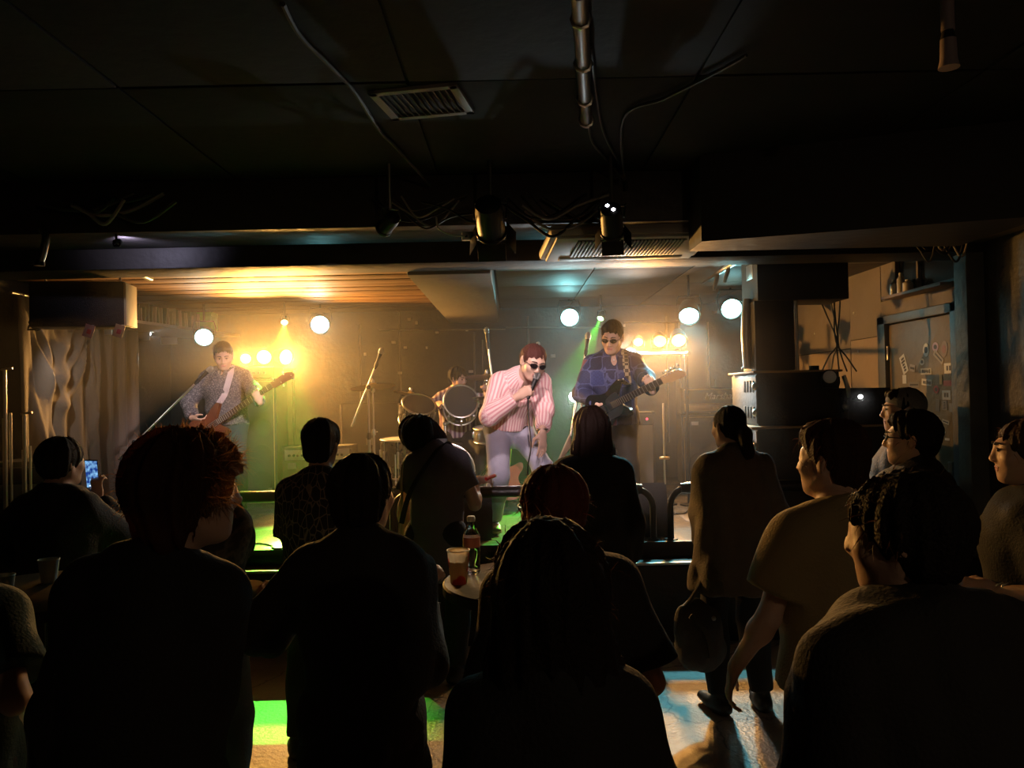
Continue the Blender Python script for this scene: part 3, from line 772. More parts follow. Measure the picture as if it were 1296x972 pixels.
# transom opening over the door with a ledge full of odds and ends
win = empty('window_1', (RIGHT, 5.95, 2.47)); win['kind'] = 'structure'
MB().box((-.012, -.40, .02), (-.002, .44, .45)).build('pane', M('dark_glass', (.012, .014, .018), .12), win)
f_ = MB(); f_.box((-.05, -.44, .0), (0, .48, .03), .004); f_.box((-.05, -.44, .44), (0, .48, .47), .004); f_.box((-.05, .44, 0), (0, .48, .46), .004); f_.box((-.04, .10, .02), (0, .125, .45), .003); f_.build('window_frame', M('transom_frame', (.22, .17, .14), .6, bump=(20, .2)), win)
MB().box((-.16, -.42, -.025), (-.0, .47, 0), .004).build('window_sill', M('sill_board', (.30, .20, .15), .6, bump=(14, .2)), win)
for i, (y, h, r_, mm, lb) in enumerate(((.36, .13, .035, M('grey_tin', (.35, .35, .36), .4, .5), 'small grey tin on the ledge above the stickered door'), (.25, .17, .03, M('pale_bottle', (.6, .56, .5), .35), 'pale slim bottle on the ledge above the stickered door'), (.14, .10, .04, M('cream_jar', (.62, .52, .42), .4), 'squat cream jar on the ledge above the stickered door'))):
    thing('tin' if i == 0 else 'bottle' if i == 1 else 'jar', MB().lathe([(r_ * .9, 0), (r_, .01), (r_, h * .7), (r_ * .5, h * .85), (r_ * .5, h), (r_ * .35, h)], 14), mm, lb, lb.split()[2] if i < 3 else '', loc=(RIGHT - .10, 5.95 + y, 2.47))

# ---- ceilings and beams
ce = structure('ceiling', MB().box((LEFT - .1, -1.6, CEIL), (RIGHT + .2, 5.3, CEIL + .1)), CEILM)
for i in range(6):
    for j in range(4):
        x0 = LEFT + .05 + i * 1.26; y0 = -.9 + j * 1.40
        MB().box((x0, y0, CEIL - .012 - .003 * ((i + j) % 2)), (x0 + 1.245, y0 + 1.385, CEIL + .001), .004).build('ceiling_panel', CEILP if (i * 3 + j) % 4 else CEILM, ce)
WOODC = ramp_mat('plank_ceiling', 'ShaderNodeTexNoise', [(.35, (.10, .045, .012)), (.6, (.25, .125, .035))], .6, setup=dict(inputs={'Scale': 6, 'Detail': 8, 'Distortion': .6}, scale=(.5, 5, 5)), bump=.5)
cs = structure('ceiling_stage', MB().box((LEFT, 5.3, ST_CEIL + .02), (RIGHT + .1, BACK, ST_CEIL + .2)), BLACK)
for i in range(16):
    y0 = 5.62 + i * .24
    MB().box((LEFT + .01, y0, ST_CEIL - .004 * (i % 3)), (-.78, y0 + .233, ST_CEIL + .022), .004).build('ceiling_plank', WOODC, cs)
PANELC = M('stage_ceiling_board', (.22, .20, .175), .65, bump=(10, .3), var=(2, .3))
for i in range(4):
    for j in range(4):
        x0 = -.12 + i * .855; y0 = 5.62 + j * .95
        MB().box((x0, y0, ST_CEIL), (x0 + .845, y0 + .94, ST_CEIL + .022), .005).build('ceiling_board', PANELC, cs)
MB().box((-.76, 5.6, ST_CEIL - .17), (-.14, BACK, ST_CEIL + .03), .01).build('ceiling_beam', M('beam_grey', (.17, .155, .135), .6, bump=(12, .3)), cs)
BEAMM = M('beam_paint', (.058, .050, .048), .5, bump=(10, .35), var=(1.5, .4))
structure('trim_2', MB().box((LEFT, 4.72, 2.775), (RIGHT, 5.22, CEIL), .01), BEAMM)
structure('trim_3', MB().box((LEFT, 5.24, 2.635), (RIGHT, 5.60, CEIL), .01), M('beam_dark', (.03, .026, .022), .6, bump=(14, .3)))
# big boxed duct over the right half, a soffit along the right wall
structure('trim_4', MB().prism([(1.12, 4.40), (2.15, 4.09), (2.80, 3.90), (2.80, 4.71), (1.12, 4.71)], 2.58, CEIL), M('duct_black', (.016, .014, .013), .6, bump=(12, .2)))
structure('trim_5', MB().box((2.78, 2.0, 2.70), (RIGHT, 5.3, CEIL), .008), M('soffit_paint', (.20, .155, .085), .6, bump=(12, .3), var=(3, .4)))

# ---- stage
stg = structure('stage', MB().box((LEFT, ST_F + .02, 0), (RIGHT, BACK, STAGE - .024)), M('stage_body', (.02, .018, .016), .7))
DECK = M('deck_vinyl', (.20, .19, .175), .27, bump=(60, .12), var=(5, .4)); 
for i in range(8):
    for j in range(5):
        x0 = LEFT + .002 + i * .944; y0 = ST_F + .01 + j * .80
        MB().box((x0, y0, STAGE - .028), (x0 + .941, y0 + .797, STAGE - .0005 * ((i + j) % 2)), .002).build('deck_panel', DECK, stg)
MB().box((LEFT, ST_F - .03, STAGE - .16), (RIGHT, ST_F + .015, STAGE + .002), .006).build('stage_lip', M('stage_lip', (.03, .027, .024), .5, bump=(20, .2)), stg)
MB().box((LEFT, 5.20, 0), (RIGHT, ST_F + .02, .535), .004).build('stage_step', M('step_paint', (.034, .030, .024), .55, bump=(14, .3), var=(2, .4)), stg)
MB().box((LEFT, 5.185, .528), (RIGHT, 5.215, .546), .004).build('step_nosing', STEEL, stg)
for i in range(6):
    x0 = LEFT + .02 + i * 1.25; MB().box((x0, 5.188, .02), (x0 + 1.235, 5.202, .52), .004).build('riser_board', M('riser_paint', (.040, .034, .026), .55, bump=(14, .3), var=(2, .4)), stg)

# ---- padded barrier frames along the stage front
RAILM = M('rail_black', (.028, .025, .022), .32, bump=(40, .1))
def rail(px0, px1, label):
    a = at(px0, 632, ST_F + .05); b = at(px1, 632, ST_F + .05); z = 1.010
    r_ = empty('stage_rail', (a.x, ST_F + .05, STAGE), 0, label, 'rail', 'barrier frames along the stage front')
    L = b.x - a.x; H = z - STAGE; c = .13
    pts = [(0, 0, 0), (0, 0, H - c)] + [(c - c * math.cos(t), 0, H - c + c * math.sin(t)) for t in (.3, .6, .9, 1.2, 1.5)] + [(L - c + c * math.sin(t), 0, H - c + c * math.cos(t)) for t in (.0, .3, .6, .9, 1.2, 1.5)] + [(L, 0, H - c), (L, 0, 0)]
    MB().tube(pts, .024, 10).build('rail_frame', RAILM, r_)
    MB().tube([(c * .6, 0, H), (c, 0, H), (L - c, 0, H), (L - c * .6, 0, H)], [.036, .041, .041, .036], 14).build('rail_pad', M('rail_pad', (.022, .020, .018), .36, bump=(90, .15)), r_)
    MB().box((c * .9, -.004, H + .036), (L - c * .9, .012, H + .0425), .002).build('trim_strip', STEEL, r_)
    for x in (0, L): MB().lathe([(.05, 0), (.05, .008), (.026, .012)], 14, Matrix.Translation((x, 0, 0))).build('foot_plate', DARKM, r_)
rail(283, 477, 'black padded barrier frame in front of the bass player'); rail(497, 826, 'long black padded barrier frame in front of the singer'); rail(848, 1045, 'black padded barrier frame beside the speaker stack')

# ================================================================ stage lamps
def lamp_parts(root, r, L, col, strength, col_h=None):
    H = col_h or M('lamp_can', (.02, .02, .02), .45, .3)
    MB().lathe([(r * .35, -L), (r * .8, -L * .94), (r * 1.08, -L * .55), (r * 1.12, -.02), (r * 1.2, -.01), (r * 1.2, .012), (r * 1.06, .012), (r * 1.02, -.006)], 22).build('housing', H, root)
    MB().lathe([(1e-5, -.010), (r * 1.0, -.010), (r * 1.0, -.004), (r * .6, .001), (1e-5, .003)], 22).build('lens', M('lens_%.2f_%.2f_%.2f_%d' % (*col, strength), (.8, .8, .8), .3, emit=(col, strength)), root)


def spot(root, col, energy, angle, blend, r, z=.03):
    l = bpy.data.lights.new('lamp_light', 'SPOT'); l.color = col; l.energy = energy; l.spot_size = R(angle); l.spot_blend = blend; l.shadow_soft_size = r
    o = bpy.data.objects.new('lamp_light', l); COL.objects.link(o); o.parent = root; o.location = (0, 0, z); o.rotation_euler = (math.pi, 0, 0)
    return o


def par(px, py, d, col, rpx, energy, aim, label, angle=95, blend=.5, strength=9.0, hang=True, lcol=None, group=None, name='stage_lamp', L=None, soft=None, fix=None):
    P = at(px, py, d); r = rpx * d / F; dz = (V(aim) - P).normalized()
    x = dz.cross(V((0, 0, 1))).normalized()
    mat = frame(P, x, dz)
    root = empty(name, label=label, cat='lamp', group=group, mat=mat)
    L = L or r * 2.4
    lamp_parts(root, r, L, col, strength)
    inv = mat.inverted()
    yk = [V((-1.25 * r, 0, -L * .4)), V((-1.3 * r, r * .9, -L * .45)), V((-1.1 * r, r * 1.7, -L * .5)), V((1.1 * r, r * 1.7, -L * .5)), V((1.3 * r, r * .9, -L * .45)), V((1.25 * r, 0, -L * .4))]
    upv = (inv.to_3x3() @ V((0, 0, 1)))
    sg = 1 if hang else -1
    yk = [V((p.x, p.y * (1 if upv.y * sg > 0 else -1), p.z)) for p in yk]
    MB().tube(yk, .007, 6).build('yoke', DARKM, root)
    top = (yk[2] + yk[3]) / 2
    if hang:
        Pw = mat @ top; q = inv @ V((Pw.x, Pw.y, ST_CEIL + .01)); MB().cyl(top, q, .012, n=8).build('hanger', DARKM, root)
    if fix is not None: MB().tube([top, inv @ V(fix)], .008, 8).build('arm', DARKM, root)
    if energy: spot(root, lcol or col, energy, angle, blend, soft or r * .6)
    return root


AMBER = (1.0, .47, .10); CYAN = (.45, 1.0, .95); GREEN = (.12, 1.0, .06); COOL = (.80, .95, 1.0)
gA = 'amber lamps over the bass cabinet'; gB = 'amber lamps behind the guitar player'
for px, py, r_, lb in ((311, 454, 6.5, 'small amber lamp at the wall end of the bar above the bass cabinet'), (334, 452, 9, 'amber lamp in the middle of the bar above the bass cabinet'), (362, 452, 9.5, 'amber lamp at the open end of the bar above the bass cabinet')):
    par(px, py, 8.75, AMBER, r_, 330 if px < 350 else 680, (at(px, py, 8.75).x * .35 - .2, 2.0, .5) if px < 350 else (2.2, 4.6, 1.3), lb, 105, .6, 7.0, hang=False, group=gA)
for px, py, r_, rd, lb in ((808, 433, 6, 8.6, 'small amber lamp nearest the guitar player on the back bar'), (835, 432, 8, 7.8, 'amber lamp in the middle of the back bar behind the guitar headstock'), (859, 431, 9, 7.2, 'amber lamp above the guitar headstock, nearest the amplifier stack')):
    par(px, py, rd, (1.0, .45, .10), r_, 230, (at(px, py, rd).x - .55, 3.6, 0), lb, 90, .7, 6.0, hang=False, group=gB)
for px0, px1, py, lb in ((300, 374, 468, 'black lamp bar on two posts above the bass cabinet'), (796, 872, 447, 'black lamp bar on posts behind the guitar player')):
    a = at(px0, py, 8.82); b = at(px1, py, 8.82 if px0 < 500 else 7.05)
    rt = empty('lamp_bar', (a.x, a.y, STAGE), 0, lb, 'lamp bar')
    MB().cyl((0, 0, a.z - STAGE), (b.x - a.x, b.y - a.y, b.z - STAGE), .018).build('crossbar', DARKM, rt)
    for q in (.04, .96):
        x, y, z = (b.x - a.x) * q, (b.y - a.y) * q, a.z + (b.z - a.z) * q - STAGE; MB().cyl((x, y, 0), (x, y, z), .016).build('post', DARKM, rt); MB().lathe([(.09, 0), (.09, .012), (.02, .02)], 14, Matrix.Translation((x, y, 0))).build('foot', DARKM, rt)
gC = 'cyan lamps hung from the stage ceiling'
par(258, 427, 8.3, CYAN, 10.5, 14, (-1.6, 2.2, .2), 'cyan lamp hanging over the bass player', 90, .5, 9, lcol=(.35, .95, 1), group=gC)
par(405, 411, 8.6, CYAN, 11, 20, (-.8, 2.0, .2), 'cyan lamp hanging between the bass player and the drums', 90, .5, 9, lcol=(.35, .95, 1), group=gC)
par(721, 402, 8.6, CYAN, 11, 40, (.6, 2.4, .2), 'cyan lamp hanging behind the singer beside the microphone', 90, .5, 9, lcol=(.35, .95, 1), group=gC)
par(872, 400, 7.0, CYAN, 12, 210, (.95, 3.9, 0), 'cyan lamp hanging above the guitar headstock', 50, .4, 9, lcol=(.22, .85, 1), group=gC)
par(926, 391, 7.9, CYAN, 12.5, 16, (1.6, 2.2, .2), 'cyan lamp under the ceiling pipe beside the hung speaker', 90, .5, 9, lcol=(.35, .95, 1), group=gC)
par(185, 421, 8.6, (.95, .97, 1), 6, 60, (-1.5, 3, .6), 'small white lamp high on the curtain wall', 90, .5, 8, lcol=COOL)
def at_stage(px, py, d): p = at(px, py, d); return p
wl = par(727, 502, 8.2, (.92, 1, .97), 7, 60, (.3, 3.5, 1.2), 'low white lamp behind the singer, seen past the microphone stand', 80, .6, 8, hang=False, lcol=COOL)
wl2 = par(797, 449, 8.5, (.92, 1, .97), 8, 90, (.6, 3, 1.0), 'white lamp behind the guitar player\'s shoulder', 80, .6, 8, hang=False, lcol=COOL)
for px, py, d, lb in ((727, 502, 8.28, 'short lamp post behind the singer'), (797, 449, 8.58, 'tall lamp post behind the guitar player')):
    P = at(px, py, d); rt = empty('lamp_post', (P.x, P.y, STAGE), 0, lb, 'lamp stand')
    MB().cyl((0, 0, .01), (0, 0, P.z - STAGE - .10), .014).build('post', DARKM, rt); MB().lathe([(.12, 0), (.12, .014), (.02, .03)], 16).build('base', DARKM, rt)
par(360, 408, 8.3, (.5, 1, .4), 4, 1500, (-1.62, 4.9, .2), 'small green beam lamp above the bass cabinet', 25, .5, 9, lcol=GREEN, L=.14, soft=.01)
par(760, 403, 8.3, (.5, 1, .4), 4, 1500, (-.05, 6.3, .64), 'small green beam lamp above the guitar player', 22, .35, 9, lcol=GREEN, L=.14, soft=.01)
for px, py, lb in ((513, 380, 'unlit lamp over the drums at the bass side'), (551, 377, 'unlit lamp hanging over the drummer'), (592, 377, 'unlit lamp over the drums at the guitar side')):
    par(px, py, 8.9, (.32, .29, .26), 6, 0, (at(px, py, 8.9).x, 2, 1.2), lb, strength=0.0, group='unlit lamps above the drums')

# ================================================================ amplifiers and cabinets
def text_mesh(body, size, mat, parent, m, shear=0.0, name='lettering', ext=.002, bold=0.0):
    cu = bpy.data.curves.new('t', 'FONT'); cu.body = body; cu.size = size; cu.extrude = ext; cu.shear = shear; cu.align_x = 'CENTER'; cu.align_y = 'CENTER'; cu.offset = bold
    t = bpy.data.objects.new('t', cu); COL.objects.link(t); dg = bpy.context.evaluated_depsgraph_get()
    me = bpy.data.meshes.new_from_object(t.evaluated_get(dg)); bpy.data.objects.remove(t); me.materials.clear(); me.materials.append(mat)
    o = bpy.data.objects.new(name, me); COL.objects.link(o); o.parent = parent; o.matrix_local = m; return o


FACE = Matrix.Rotation(math.pi / 2, 4, 'X')          # xy plane turned to face the audience


def cabinet(name, loc, rz, W, D, H, label, cat, grille=True, pip=True, corners=True, extra=None, wheels=False):
    root = empty(name, loc, rz, label, cat)
    MB().box((-W / 2, 0, 0.02), (W / 2, D, H), .012).build('shell', TOLEX, root)
    if grille:
        MB().box((-W / 2 + .035, -.008, .05), (W / 2 - .035, .02, H - .035), .004).build('grille', GRILLE, root)
        if pip:
            a, b, c, d = -W / 2 + .03, W / 2 - .03, .045, H - .03
            MB().tube([(a, -.008, c), (b, -.008, c), (b, -.008, d), (a, -.008, d)], .006, 6, closed=True).build('piping', GOLD if pip is True else pip, root)
    if corners:
        for x in (-1, 1):
            for z in (.02, H):
                MB().box((x * W / 2 - .03 if x > 0 else x * W / 2 - .004, -.005, z - .03 if z > .1 else z - .003), (x * W / 2 + .004 if x > 0 else x * W / 2 + .03, .04, z + .004 if z > .1 else z + .03), .004).build('corner_guard', RUBBER, root)
    for x in (-1, 1):
        for y in (.06, D - .06): MB().cyl((x * (W / 2 - .06), y, 0), (x * (W / 2 - .06), y, .024), .018, n=10).build('foot', RUBBER, root)
    return root


# bass cabinet with its head
P = at(316, 470, 8.35)
bc = cabinet('bass_cabinet', (P.x, 8.35, STAGE), 0,   .58, .42, 1.30, 'tall black bass speaker cabinet behind the bass player', 'speaker')
for i in range(4):
    for k in (-1, 1): MB().lathe([(.108, 0), (.108, .006), (.085, .004), (.04, -.004), (1e-5, -.002)], 18, Matrix.Translation((k * .125, -.012, .18 + .29 * i)) @ FACE).build('speaker_cone', M('cone_shade', (.03, .028, .026), .7), bc)
MB().box((.13, -.013, .07), (.23, -.008, .10), .002).build('name_plate', STEEL, bc)
bh = empty('bass_amplifier', (P.x, 8.37, STAGE + 1.30), 0, 'bass amplifier head on top of the tall bass cabinet', 'amplifier')
MB().box((-.27, 0, .012), (.27, .32, .13), .008).build('shell', TOLEX, bh); MB().box((-.25, -.006, .025), (.25, .01, .118), .003).build('face_plate', M('bronze_plate', (.16, .13, .09), .4, .5), bh)
for i in range(7): MB().lathe([(.014, 0), (.012, .02), (1e-5, .021)], 12, Matrix.Translation((-.2 + i * .06, -.006, .065)) @ FACE).build('knob', M('knob_black', (.02, .02, .02), .4), bh)
MB().tube([(-.09, .16, .125), (-.08, .16, .15), (.08, .16, .15), (.09, .16, .125)], .008).build('handle', RUBBER, bh)
for x in (-.2, .2): MB().cyl((x, .06, 0), (x, .06, .02), .015, n=8).build('foot', RUBBER, bh)

# combo amp by the curtain side of the drums
P = at(402, 600, 8.0)
co = cabinet('combo_amplifier', (P.x, 8.0, STAGE), 0, .74, .28, .57, 'silver-panelled black combo amplifier beside the cymbal stand', 'amplifier', pip=False)
MB().box((-.34, -.014, .425), (.34, .0, .535), .003).build('control_panel', M('silver_panel', (.55, .54, .52), .35, .6), co)
for i in range(13): MB().lathe([(.015, 0), (.012, .022), (1e-5, .023)], 12, Matrix.Translation((-.29 + i * .046, -.014, .475)) @ FACE).build('knob', M('knob_black', (.02, .02, .02), .4), co)
MB().box((-.31, -.016, .335), (-.22, -.006, .395), .002).build('badge', M('badge_silver', (.7, .7, .68), .3, .6), co)

# amplifier stack at the guitar side
P = at(906, 560, 8.55)
mc = cabinet('guitar_cabinet', (P.x, 8.55, STAGE), R(-4), .76, .36, .80, 'black guitar speaker cabinet under the amplifier head with white script', 'speaker')
for k in (-1, 1):
    for z in (.22, .56): MB().lathe([(.15, 0), (.15, .004), (.06, -.003), (1e-5, -.001)], 20, Matrix.Translation((k * .17, -.010, z)) @ FACE).build('speaker_cone', M('cone_shade', (.03, .028, .026), .7), mc)
MB().box((-.27, -.016, .68), (-.19, -.008, .72), .002).build('badge', WHITE, mc)
mh = empty('guitar_amplifier', (P.x, 8.58, STAGE + .80), R(-4), 'black guitar amplifier head with white script lettering', 'amplifier')
MB().box((-.37, 0, .015), (.37, .24, .30), .012).build('shell', TOLEX, mh); MB().box((-.33, -.008, .12), (.33, .01, .275), .004).build('front_board', VINYL, mh)
MB().box((-.33, -.010, .035), (.33, .01, .105), .003).build('control_panel', M('gold_panel', (.42, .32, .14), .35, .7), mh)
MB().tube([(-.335, -.009, .115), (.335, -.009, .115), (.335, -.009, .28), (-.335, -.009, .28)], .005, 6, closed=True).build('piping', GOLD, mh)
text_mesh('Marshall', .105, M('logo_white', (.85, .85, .83), .4), mh, Matrix.Translation((.06, -.011, .20)) @ FACE, .35, 'lettering')
for i in range(6): MB().lathe([(.014, 0), (.012, .02), (1e-5, .021)], 12, Matrix.Translation((-.02 + i * .055, -.010, .07)) @ FACE).build('knob', GOLD, mh)
for x in (-.3, .3): MB().cyl((x, .05, 0), (x, .05, .02), .016, n=8).build('foot', RUBBER, mh)
# small combo with a pale grille behind the guitar player's legs
P = at(805, 560, 7.9)
sc2 = cabinet('small_amplifier', (P.x, 7.9, STAGE), R(10), .42, .26, .86, 'slim amplifier with pale grille behind the guitar player', 'amplifier', grille=False)
MB().box((-.18, -.012, .06), (.18, .0, .72), .004).build('grille', M('silver_grille', (.34, .33, .32), .8, bump=(260, .4)), sc2)
MB().box((-.18, -.012, .74), (.18, .0, .83), .003).build('control_panel', M('black_panel', (.03, .03, .03), .3), sc2)
MB().ball((.12, -.014, .785), (.012, .006, .012), 10, 6).build('pilot_light', M('pilot_red', (.6, .02, .04), .3, emit=((1, .05, .1), 3)), sc2)
# tall dark cases along the back wall
for i, (px, w, h, lb) in enumerate(((655, .5, 1.3, 'dark equipment case against the back wall behind the singer'), (880, .34, 1.9, 'tall dark cupboard against the back wall beside the amplifier stack'), (470, .7, 1.0, 'low dark case against the back wall behind the cymbals'))):
    P = at(px, 560, 9.15); rt = empty('equipment_case', (P.x, 9.1, STAGE), 0, lb, 'case')
    MB().box((-w / 2, 0, 0), (w / 2, .3, h), .01).build('box', TOLEX, rt)
    for x in (-w / 2, w / 2): MB().cyl((x, 0, .01), (x, 0, h - .01), .012, n=8).build('edge_strip', STEEL, rt)
    MB().box((-.05, -.012, h * .5), (.05, .0, h * .5 + .08), .004).build('latch', STEEL, rt)

# ================================================================ drums
def shell_drum(name, M4, r, depth, label, head, shell, group=None, lugs=8, cat='drum'):
    root = empty(name, label=label, cat=cat, group=group, mat=M4)      # local z = axis, playing head at +z
    MB().lathe([(r, -depth / 2), (r, depth / 2)], 32).build('shell', shell, root)
    for z, nm, hm in ((depth / 2, 'batter_head', head), (-depth / 2, 'resonant_head', head)):
        MB().lathe([(1e-5, z + (.004 if z > 0 else -.004)), (r * .98, z + (.004 if z > 0 else -.004)), (r, z)], 32).build(nm, hm, root)
        MB().tube([(r * 1.02 * math.cos(t), r * 1.02 * math.sin(t), z) for t in [2 * math.pi * i / 32 for i in range(32)]], .010, 8, closed=True).build('hoop', CHROME, root)
    for i in range(lugs):
        t = 2 * math.pi * i / lugs; c, s_ = math.cos(t), math.sin(t)
        MB().box((r + .0, -.011, -depth * .22), (r + .022, .011, depth * .22), .005, Matrix.Rotation(t, 4, 'Z')).build('lug', CHROME, root)
        MB().cyl((c * (r * 1.035), s_ * (r * 1.035), -depth / 2), (c * (r * 1.035), s_ * (r * 1.035), depth / 2), .0035, n=6).build('tension_rod', CHROME, root)
    return root


def dframe(p, axis): z = V(axis).normalized(); x = z.orthogonal(); return frame(p, x, z)


HEADM = M('smoky_head', (.045, .042, .04), .22, coat=.4); HEADW = M('coated_head', (.62, .60, .55), .6)
DSH = M('drum_wrap', (.030, .026, .024), .25, coat=.6, var=(30, .5))
KX = at(565, 600, 7.75).x
# bass drum lying on its side
bd = shell_drum('bass_drum', dframe((KX, 7.62, STAGE + .29), (0, -1, 0)), .28, .42, 'black bass drum lying on its side below the rack tom', HEADM, DSH)
for k in (-1, 1): MB().tube([bd.matrix_basis.inverted() @ V((KX + k * .26, 7.5, STAGE + .25)), bd.matrix_basis.inverted() @ V((KX + k * .40, 7.38, STAGE + .015))], .010, 8).build('spur', CHROME, bd)
P = at(583, 513, 7.55); shell_drum('rack_tom', dframe(P, (.10, -.93, .35)), .165, .24, 'dark rack tom tilted towards the audience above the bass drum', HEADM, DSH)
tm = empty('tom_holder', (KX, 7.72, STAGE + .575), 0, 'chrome tom holder on top of the bass drum', 'drum hardware')
MB().cyl((0, 0, -.01), (0, 0, .22), .014).build('post', CHROME, tm); MB().tube([(0, 0, .2), ((P.x - KX) * .5, .0, .26), (P.x - KX, .02, P.z - STAGE - .575)], .010).build('arm', CHROME, tm); MB().ball((0, 0, .21), .026).build('clamp', CHROME, tm)
def legs_drum(root, r, z0, z1):
    inv = root.matrix_basis.inverted()
    c = root.matrix_basis.translation
    for t in (.4, 2.5, 4.6):
        d = V((math.cos(t), math.sin(t), 0)); MB().tube([inv @ (c + d * (r + .03) + V((0, 0, z1))), inv @ (c + d * (r + .03) + V((0, 0, z0 + .05))), inv @ (c + d * (r + .06) + V((0, 0, z0)))], .008, 8).build('leg', CHROME, root)
P = at(620, 556, 7.55); sn = shell_drum('snare_drum', dframe((P.x, 7.85, STAGE + .66), (0, -.12, 1)), .17, .14, 'chrome snare drum in front of the drummer', HEADW, CHROME)
legs_drum(sn, .02, -.66, -.10)
P = at(505, 580, 7.6); ft = shell_drum('floor_tom', dframe((P.x, 7.75, STAGE + .45), (0, -.05, 1)), .20, .38, 'black floor tom on three legs behind the bowing fan', HEADW, DSH); legs_drum(ft, .20, -.45, .05)
P = at(528, 520, 7.7); shell_drum('side_tom', dframe((P.x, 7.7, P.z - .02), (.25, -.55, .8)), .165, .22, 'dark tom beside the rack tom, half hidden by the bowing fan', HEADM, DSH)
st_ = empty('tom_stand', (P.x, 7.72, STAGE), 0, 'chrome stand carrying the side tom', 'drum hardware'); MB().cyl((0, .10, .02), (0, .10, P.z - STAGE - .12), .011).build('post', CHROME, st_)
MB().tube([(0, .1, P.z - STAGE - .13), (0, .06, P.z - STAGE - .10), (0, .03, P.z - STAGE - .08)], .010).build('arm', CHROME, st_)
for t in (.5, 2.6, 4.7): MB().tube([(0, .1, .28), (.2 * math.cos(t), .1 + .2 * math.sin(t), .01)], .008).build('leg', CHROME, st_)

BRASS = M('cymbal_brass', (.72, .55, .28), .28, 1.0)
def tripod_legs(root, z, r, n=3, a0=.3, rad=.009):
    for i in range(n):
        t = a0 + i * 2 * math.pi / n; c, s_ = math.cos(t), math.sin(t)
        MB().tube([(0, 0, z), (r * .5 * c, r * .5 * s_, z * .62), (r * c, r * s_, .012)], rad, 8).build('leg', CHROME, root)
        MB().ball((r * c, r * s_, .014), .014, 8, 6).build('rubber_foot', RUBBER, root)
def cymbal(px, py, d, r, tilt, label, base=None, pair=False):
    P = at(px, py, d); root = empty('cymbal_stand', (P.x, d, STAGE), 0, label, 'cymbal', 'cymbals on chrome stands'); H = P.z - STAGE
    Mt = Matrix.Translation((0, 0, H)) @ Matrix.Rotation(tilt, 4, 'Y') @ Matrix.Rotation(-.12, 4, 'X')
    for j in range(2 if pair else 1):
        cm = MB().lathe([(r, -.002 - .035 * j), (r * .6, .010 - .035 * j), (r * .22, .018 - .035 * j), (r * .18, .034 - .035 * j), (.008, .042 - .035 * j), (.006, .040 - .035 * j), (r * .17, .030 - .035 * j), (r * .21, .015 - .035 * j), (r * .6, .007 - .035 * j), (r, -.004 - .035 * j)], 36, Mt).build('cymbal', BRASS, root)
    MB().cyl((0, 0, .45), (0, 0, H + .06), .008).build('upper_tube', CHROME, root); MB().cyl((0, 0, .10), (0, 0, H * .62), .013).build('lower_tube', CHROME, root)
    MB().lathe([(.012, 0), (.018, .01), (.018, .035), (.01, .05)], 12, Matrix.Translation((0, 0, H + .035))).build('wing_nut', CHROME, root)
    MB().ball((0, 0, H - .03), (.026, .02, .026)).build('tilter', CHROME, root); MB().lathe([(.02, -.03), (.022, 0), (.014, .03)], 12, Matrix.Translation((0, 0, H * .62))).build('collar', CHROME, root); MB().tube([(0, 0, H * .62), (.04, -.01, H * .62 + .004)], .006, 6).build('thumb_screw', CHROME, root)
    tripod_legs(root, .36, .27)
    return root
cymbal(472, 490, 7.5, .22, -.10, 'thin crash cymbal on the stand nearest the combo amplifier')
cymbal(616, 478, 7.9, .23, .04, 'ride cymbal beside the drummer\'s raised arm'); cymbal(618, 504, 7.55, .18, .0, 'hi-hat cymbals low beside the tall chrome stand', pair=True)
cymbal(520, 500, 8.5, .20, .25, 'tilted crash cymbal half hidden behind the bowing fan')
thr = empty('drum_stool', (at(577, 520, 8.35).x, 8.35, STAGE), 0, 'round black drum stool under the drummer', 'stool')
MB().lathe([(.16, .50), (.175, .52), (.175, .56), (.15, .58), (1e-5, .585)], 24).build('seat', VINYL, thr); MB().cyl((0, 0, .2), (0, 0, .51), .016).build('post', CHROME, thr); tripod_legs(thr, .3, .24)

